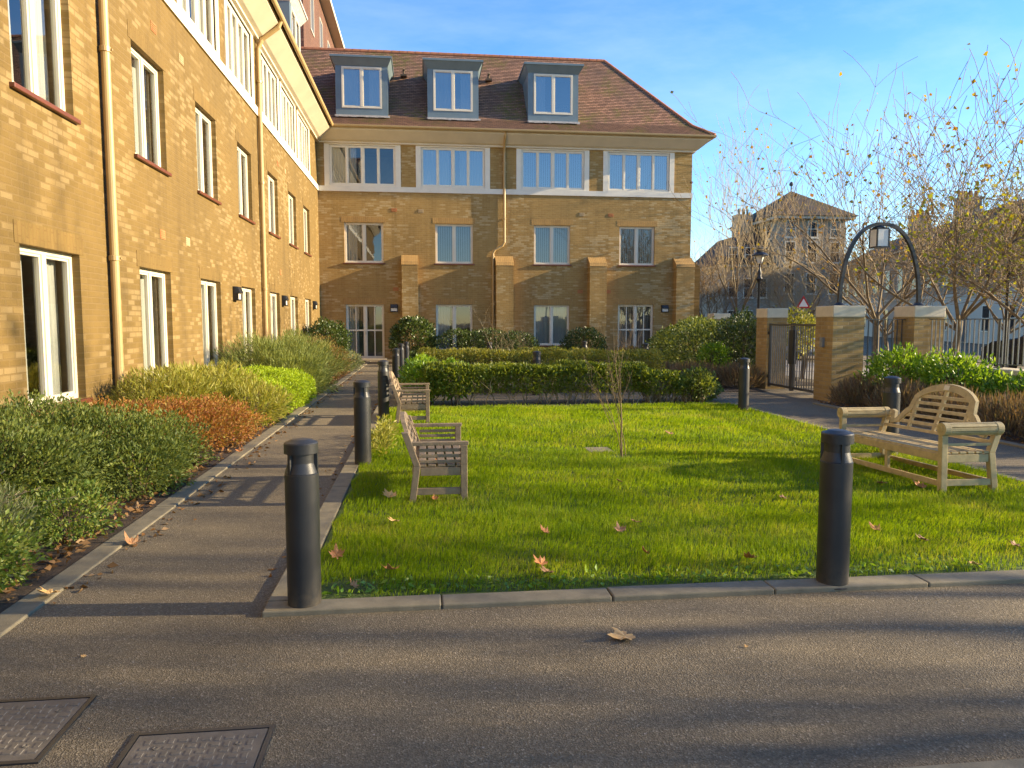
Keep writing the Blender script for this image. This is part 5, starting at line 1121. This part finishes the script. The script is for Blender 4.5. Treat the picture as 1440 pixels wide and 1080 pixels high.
# ------------------------------------------------------------------ fallen leaves
OUT = [(0,-.42),(.05,-.40),(.08,-.16),(.30,-.30),(.46,-.22),(.36,-.10),(.52,.02),(.66,.22),(.44,.18),(.36,.26),(.40,.46),(.26,.38),(.16,.44),(.12,.62),(0,.86)]
OUT = OUT + [(-x, y) for x, y in OUT[-2:0:-1]]
def fallen_leaf(x, y, z, s, rz, curl, tilt, mat, label, seed, group='fallen leaves'):
    rs = random.Random(seed); vs = []; fs = []; n = len(OUT); rings = (0.0, 0.35, 0.7, 1.0)
    curl *= 0.65; ph, c2 = rs.uniform(0, 6), rs.uniform(-.5, .9)
    for q in rings[1:]:
        for (u, v) in OUT:
            u1, v1 = u*q*s, v*q*s; rr = math.hypot(u, v)*q
            zz = s*(curl*rr*rr + 0.10*math.sin(5*math.atan2(v, u) + ph)*rr + c2*curl*u*v*q*q + 0.05*abs(u)*q)
            vs.append((u1*(1-0.25*curl*rr), v1*(1-0.22*curl*rr), zz))
    vs.append((0, 0, 0)); c = len(vs)-1
    for k in range(n): fs.append((c, k, (k+1) % n))
    for r_ in range(2):
        for k in range(n): fs.append((r_*n+k, (r_+1)*n+k, (r_+1)*n+(k+1) % n, r_*n+(k+1) % n))
    rot = Matrix.Rotation(rz, 3, 'Z') @ Matrix.Rotation(tilt*0.6, 3, 'X')
    V = [rot @ Vector(v) for v in vs]; mn = min(v.z for v in V)
    o = mesh_obj('fallen_leaf', [(x+v.x, y+v.y, z+v.z-mn+0.001) for v in V], fs, mat, None, (x, y, z))
    so = o.modifiers.new('thick', 'SOLIDIFY'); so.thickness = 0.0012
    return tag(o, label, 'fallen leaf', group)
T_, U_, V_ = 'dry_leaf_tan', 'dry_leaf_rust', 'dry_leaf_brown'
LV = [(0.93, 3.32, 0.004, .12, 1.9, .25, .1, T_, 'single tan five-pointed leaf lying on the asphalt drive'),
 (-0.30, 6.12, .05, .12, .6, .7, .4, T_, 'big curled tan leaf on the grass left of the near bench legs'),
 (-0.23, 5.34, .05, .085, 2.2, .5, .3, T_, 'pale tan leaf lying flat on the grass below the near bench'),
 (-0.55, 4.54, .05, .085, .3, .8, 1.1, U_, 'rust leaf standing on edge in the grass near the first bollard'),
 (-0.40, 4.06, .03, .06, 1.3, .9, .9, U_, 'small crumpled leaf in the bare corner beside the first bollard'),
 (-0.21, 4.29, .045, .095, 2.9, .8, .4, U_, 'rust curled leaf on the front grass right of the first bollard'),
 (0.68, 4.27, .05, .09, .9, .8, .5, U_, 'upper one of two rust leaves side by side at the front lawn edge'),
 (0.70, 4.14, .045, .09, 2.0, .7, .3, V_, 'lower one of two rust leaves side by side at the front lawn edge'),
 (0.81, 4.91, .055, .07, 1.0, .9, .6, U_, 'small rust leaf on the grass above the pair at the lawn front'),
 (1.51, 5.09, .055, .075, 2.4, .6, .3, V_, 'brown leaf in mid lawn, right one of a close pair'),
 (1.33, 4.89, .055, .085, .2, .8, .4, V_, 'brown leaf in mid lawn, left one of a close pair'),
 (1.36, 4.39, .05, .06, 1.8, .9, 1.0, U_, 'little upright rust leaf near the front middle of the lawn'),
 (1.96, 4.22, .05, .085, 2.6, .7, .9, U_, 'rust leaf standing on the grass left of the right front bollard'),
 (3.12, 4.73, .05, .085, .4, .6, .3, U_, 'rust leaf on the grass just right of the right front bollard'),
 (3.28, 4.46, .05, .085, 1.4, .7, .4, V_, 'brown leaf on the grass between bollard and bench, second to the right'),
 (3.28, 3.99, .04, .075, 2.2, .5, .3, T_, 'tan leaf near the kerb at the lower right'),
 (3.80, 4.28, .045, .08, 1.0, .7, .4, V_, 'brown leaf at the right edge of the photo on the grass'),
 (3.12, 9.1, .06, .10, .8, .5, .3, V_, 'brown leaf lying on the sunny grass right of the sapling'),
 (1.74, 6.43, .055, .06, 2.0, .8, .5, V_, 'small brown leaf in the shaded middle of the lawn'),
 (2.92, 5.68, .05, .08, 1.1, .5, .3, V_, 'brown leaf on the grass left of the front bollard top'),
 (4.30, 5.92, .05, .12, .5, .8, .6, U_, 'large rust leaf against the front leg of the tall-backed bench'),
 (4.58, 6.55, .05, .09, 1.7, .6, .4, V_, 'brown leaf on the grass underneath the tall-backed bench'),
 (4.05, 6.1, .05, .09, 2.7, .6, .4, V_, 'brown leaf on the grass in front of the tall-backed bench'),
 (-1.97, 5.14, .005, .11, 1.2, 1.0, .5, V_, 'curled brown leaf on the path beside the left kerb'),
 (-2.03, 4.17, .028, .105, 2.6, .5, .3, T_, 'orange-tan leaf lying across the left kerb near the corner'),
 (0.12, 6.1, .31, .09, .7, .7, .3, U_, 'reddish leaf resting on the slatted seat of the near bench'),
 (0.07, 5.99, .05, .06, .2, .8, .5, U_, 'two-toned dry leaf under the arm end of the near bench'),
 (-2.1, 8.6, .03, .08, .2, .8, .4, U_, 'rust leaf on the kerb below the orange shrub'),
 (1.46, 3.15, .004, .016, .2, .5, .2, T_, 'tiny pale leaf fragment on the asphalt right of the tan leaf'),
 (-1.53, 3.40, .004, .022, 1.2, .5, .2, T_, 'tiny pale leaf scrap on the asphalt above the manhole covers')]
for i, l in enumerate(LV): fallen_leaf(*l, 100+i)
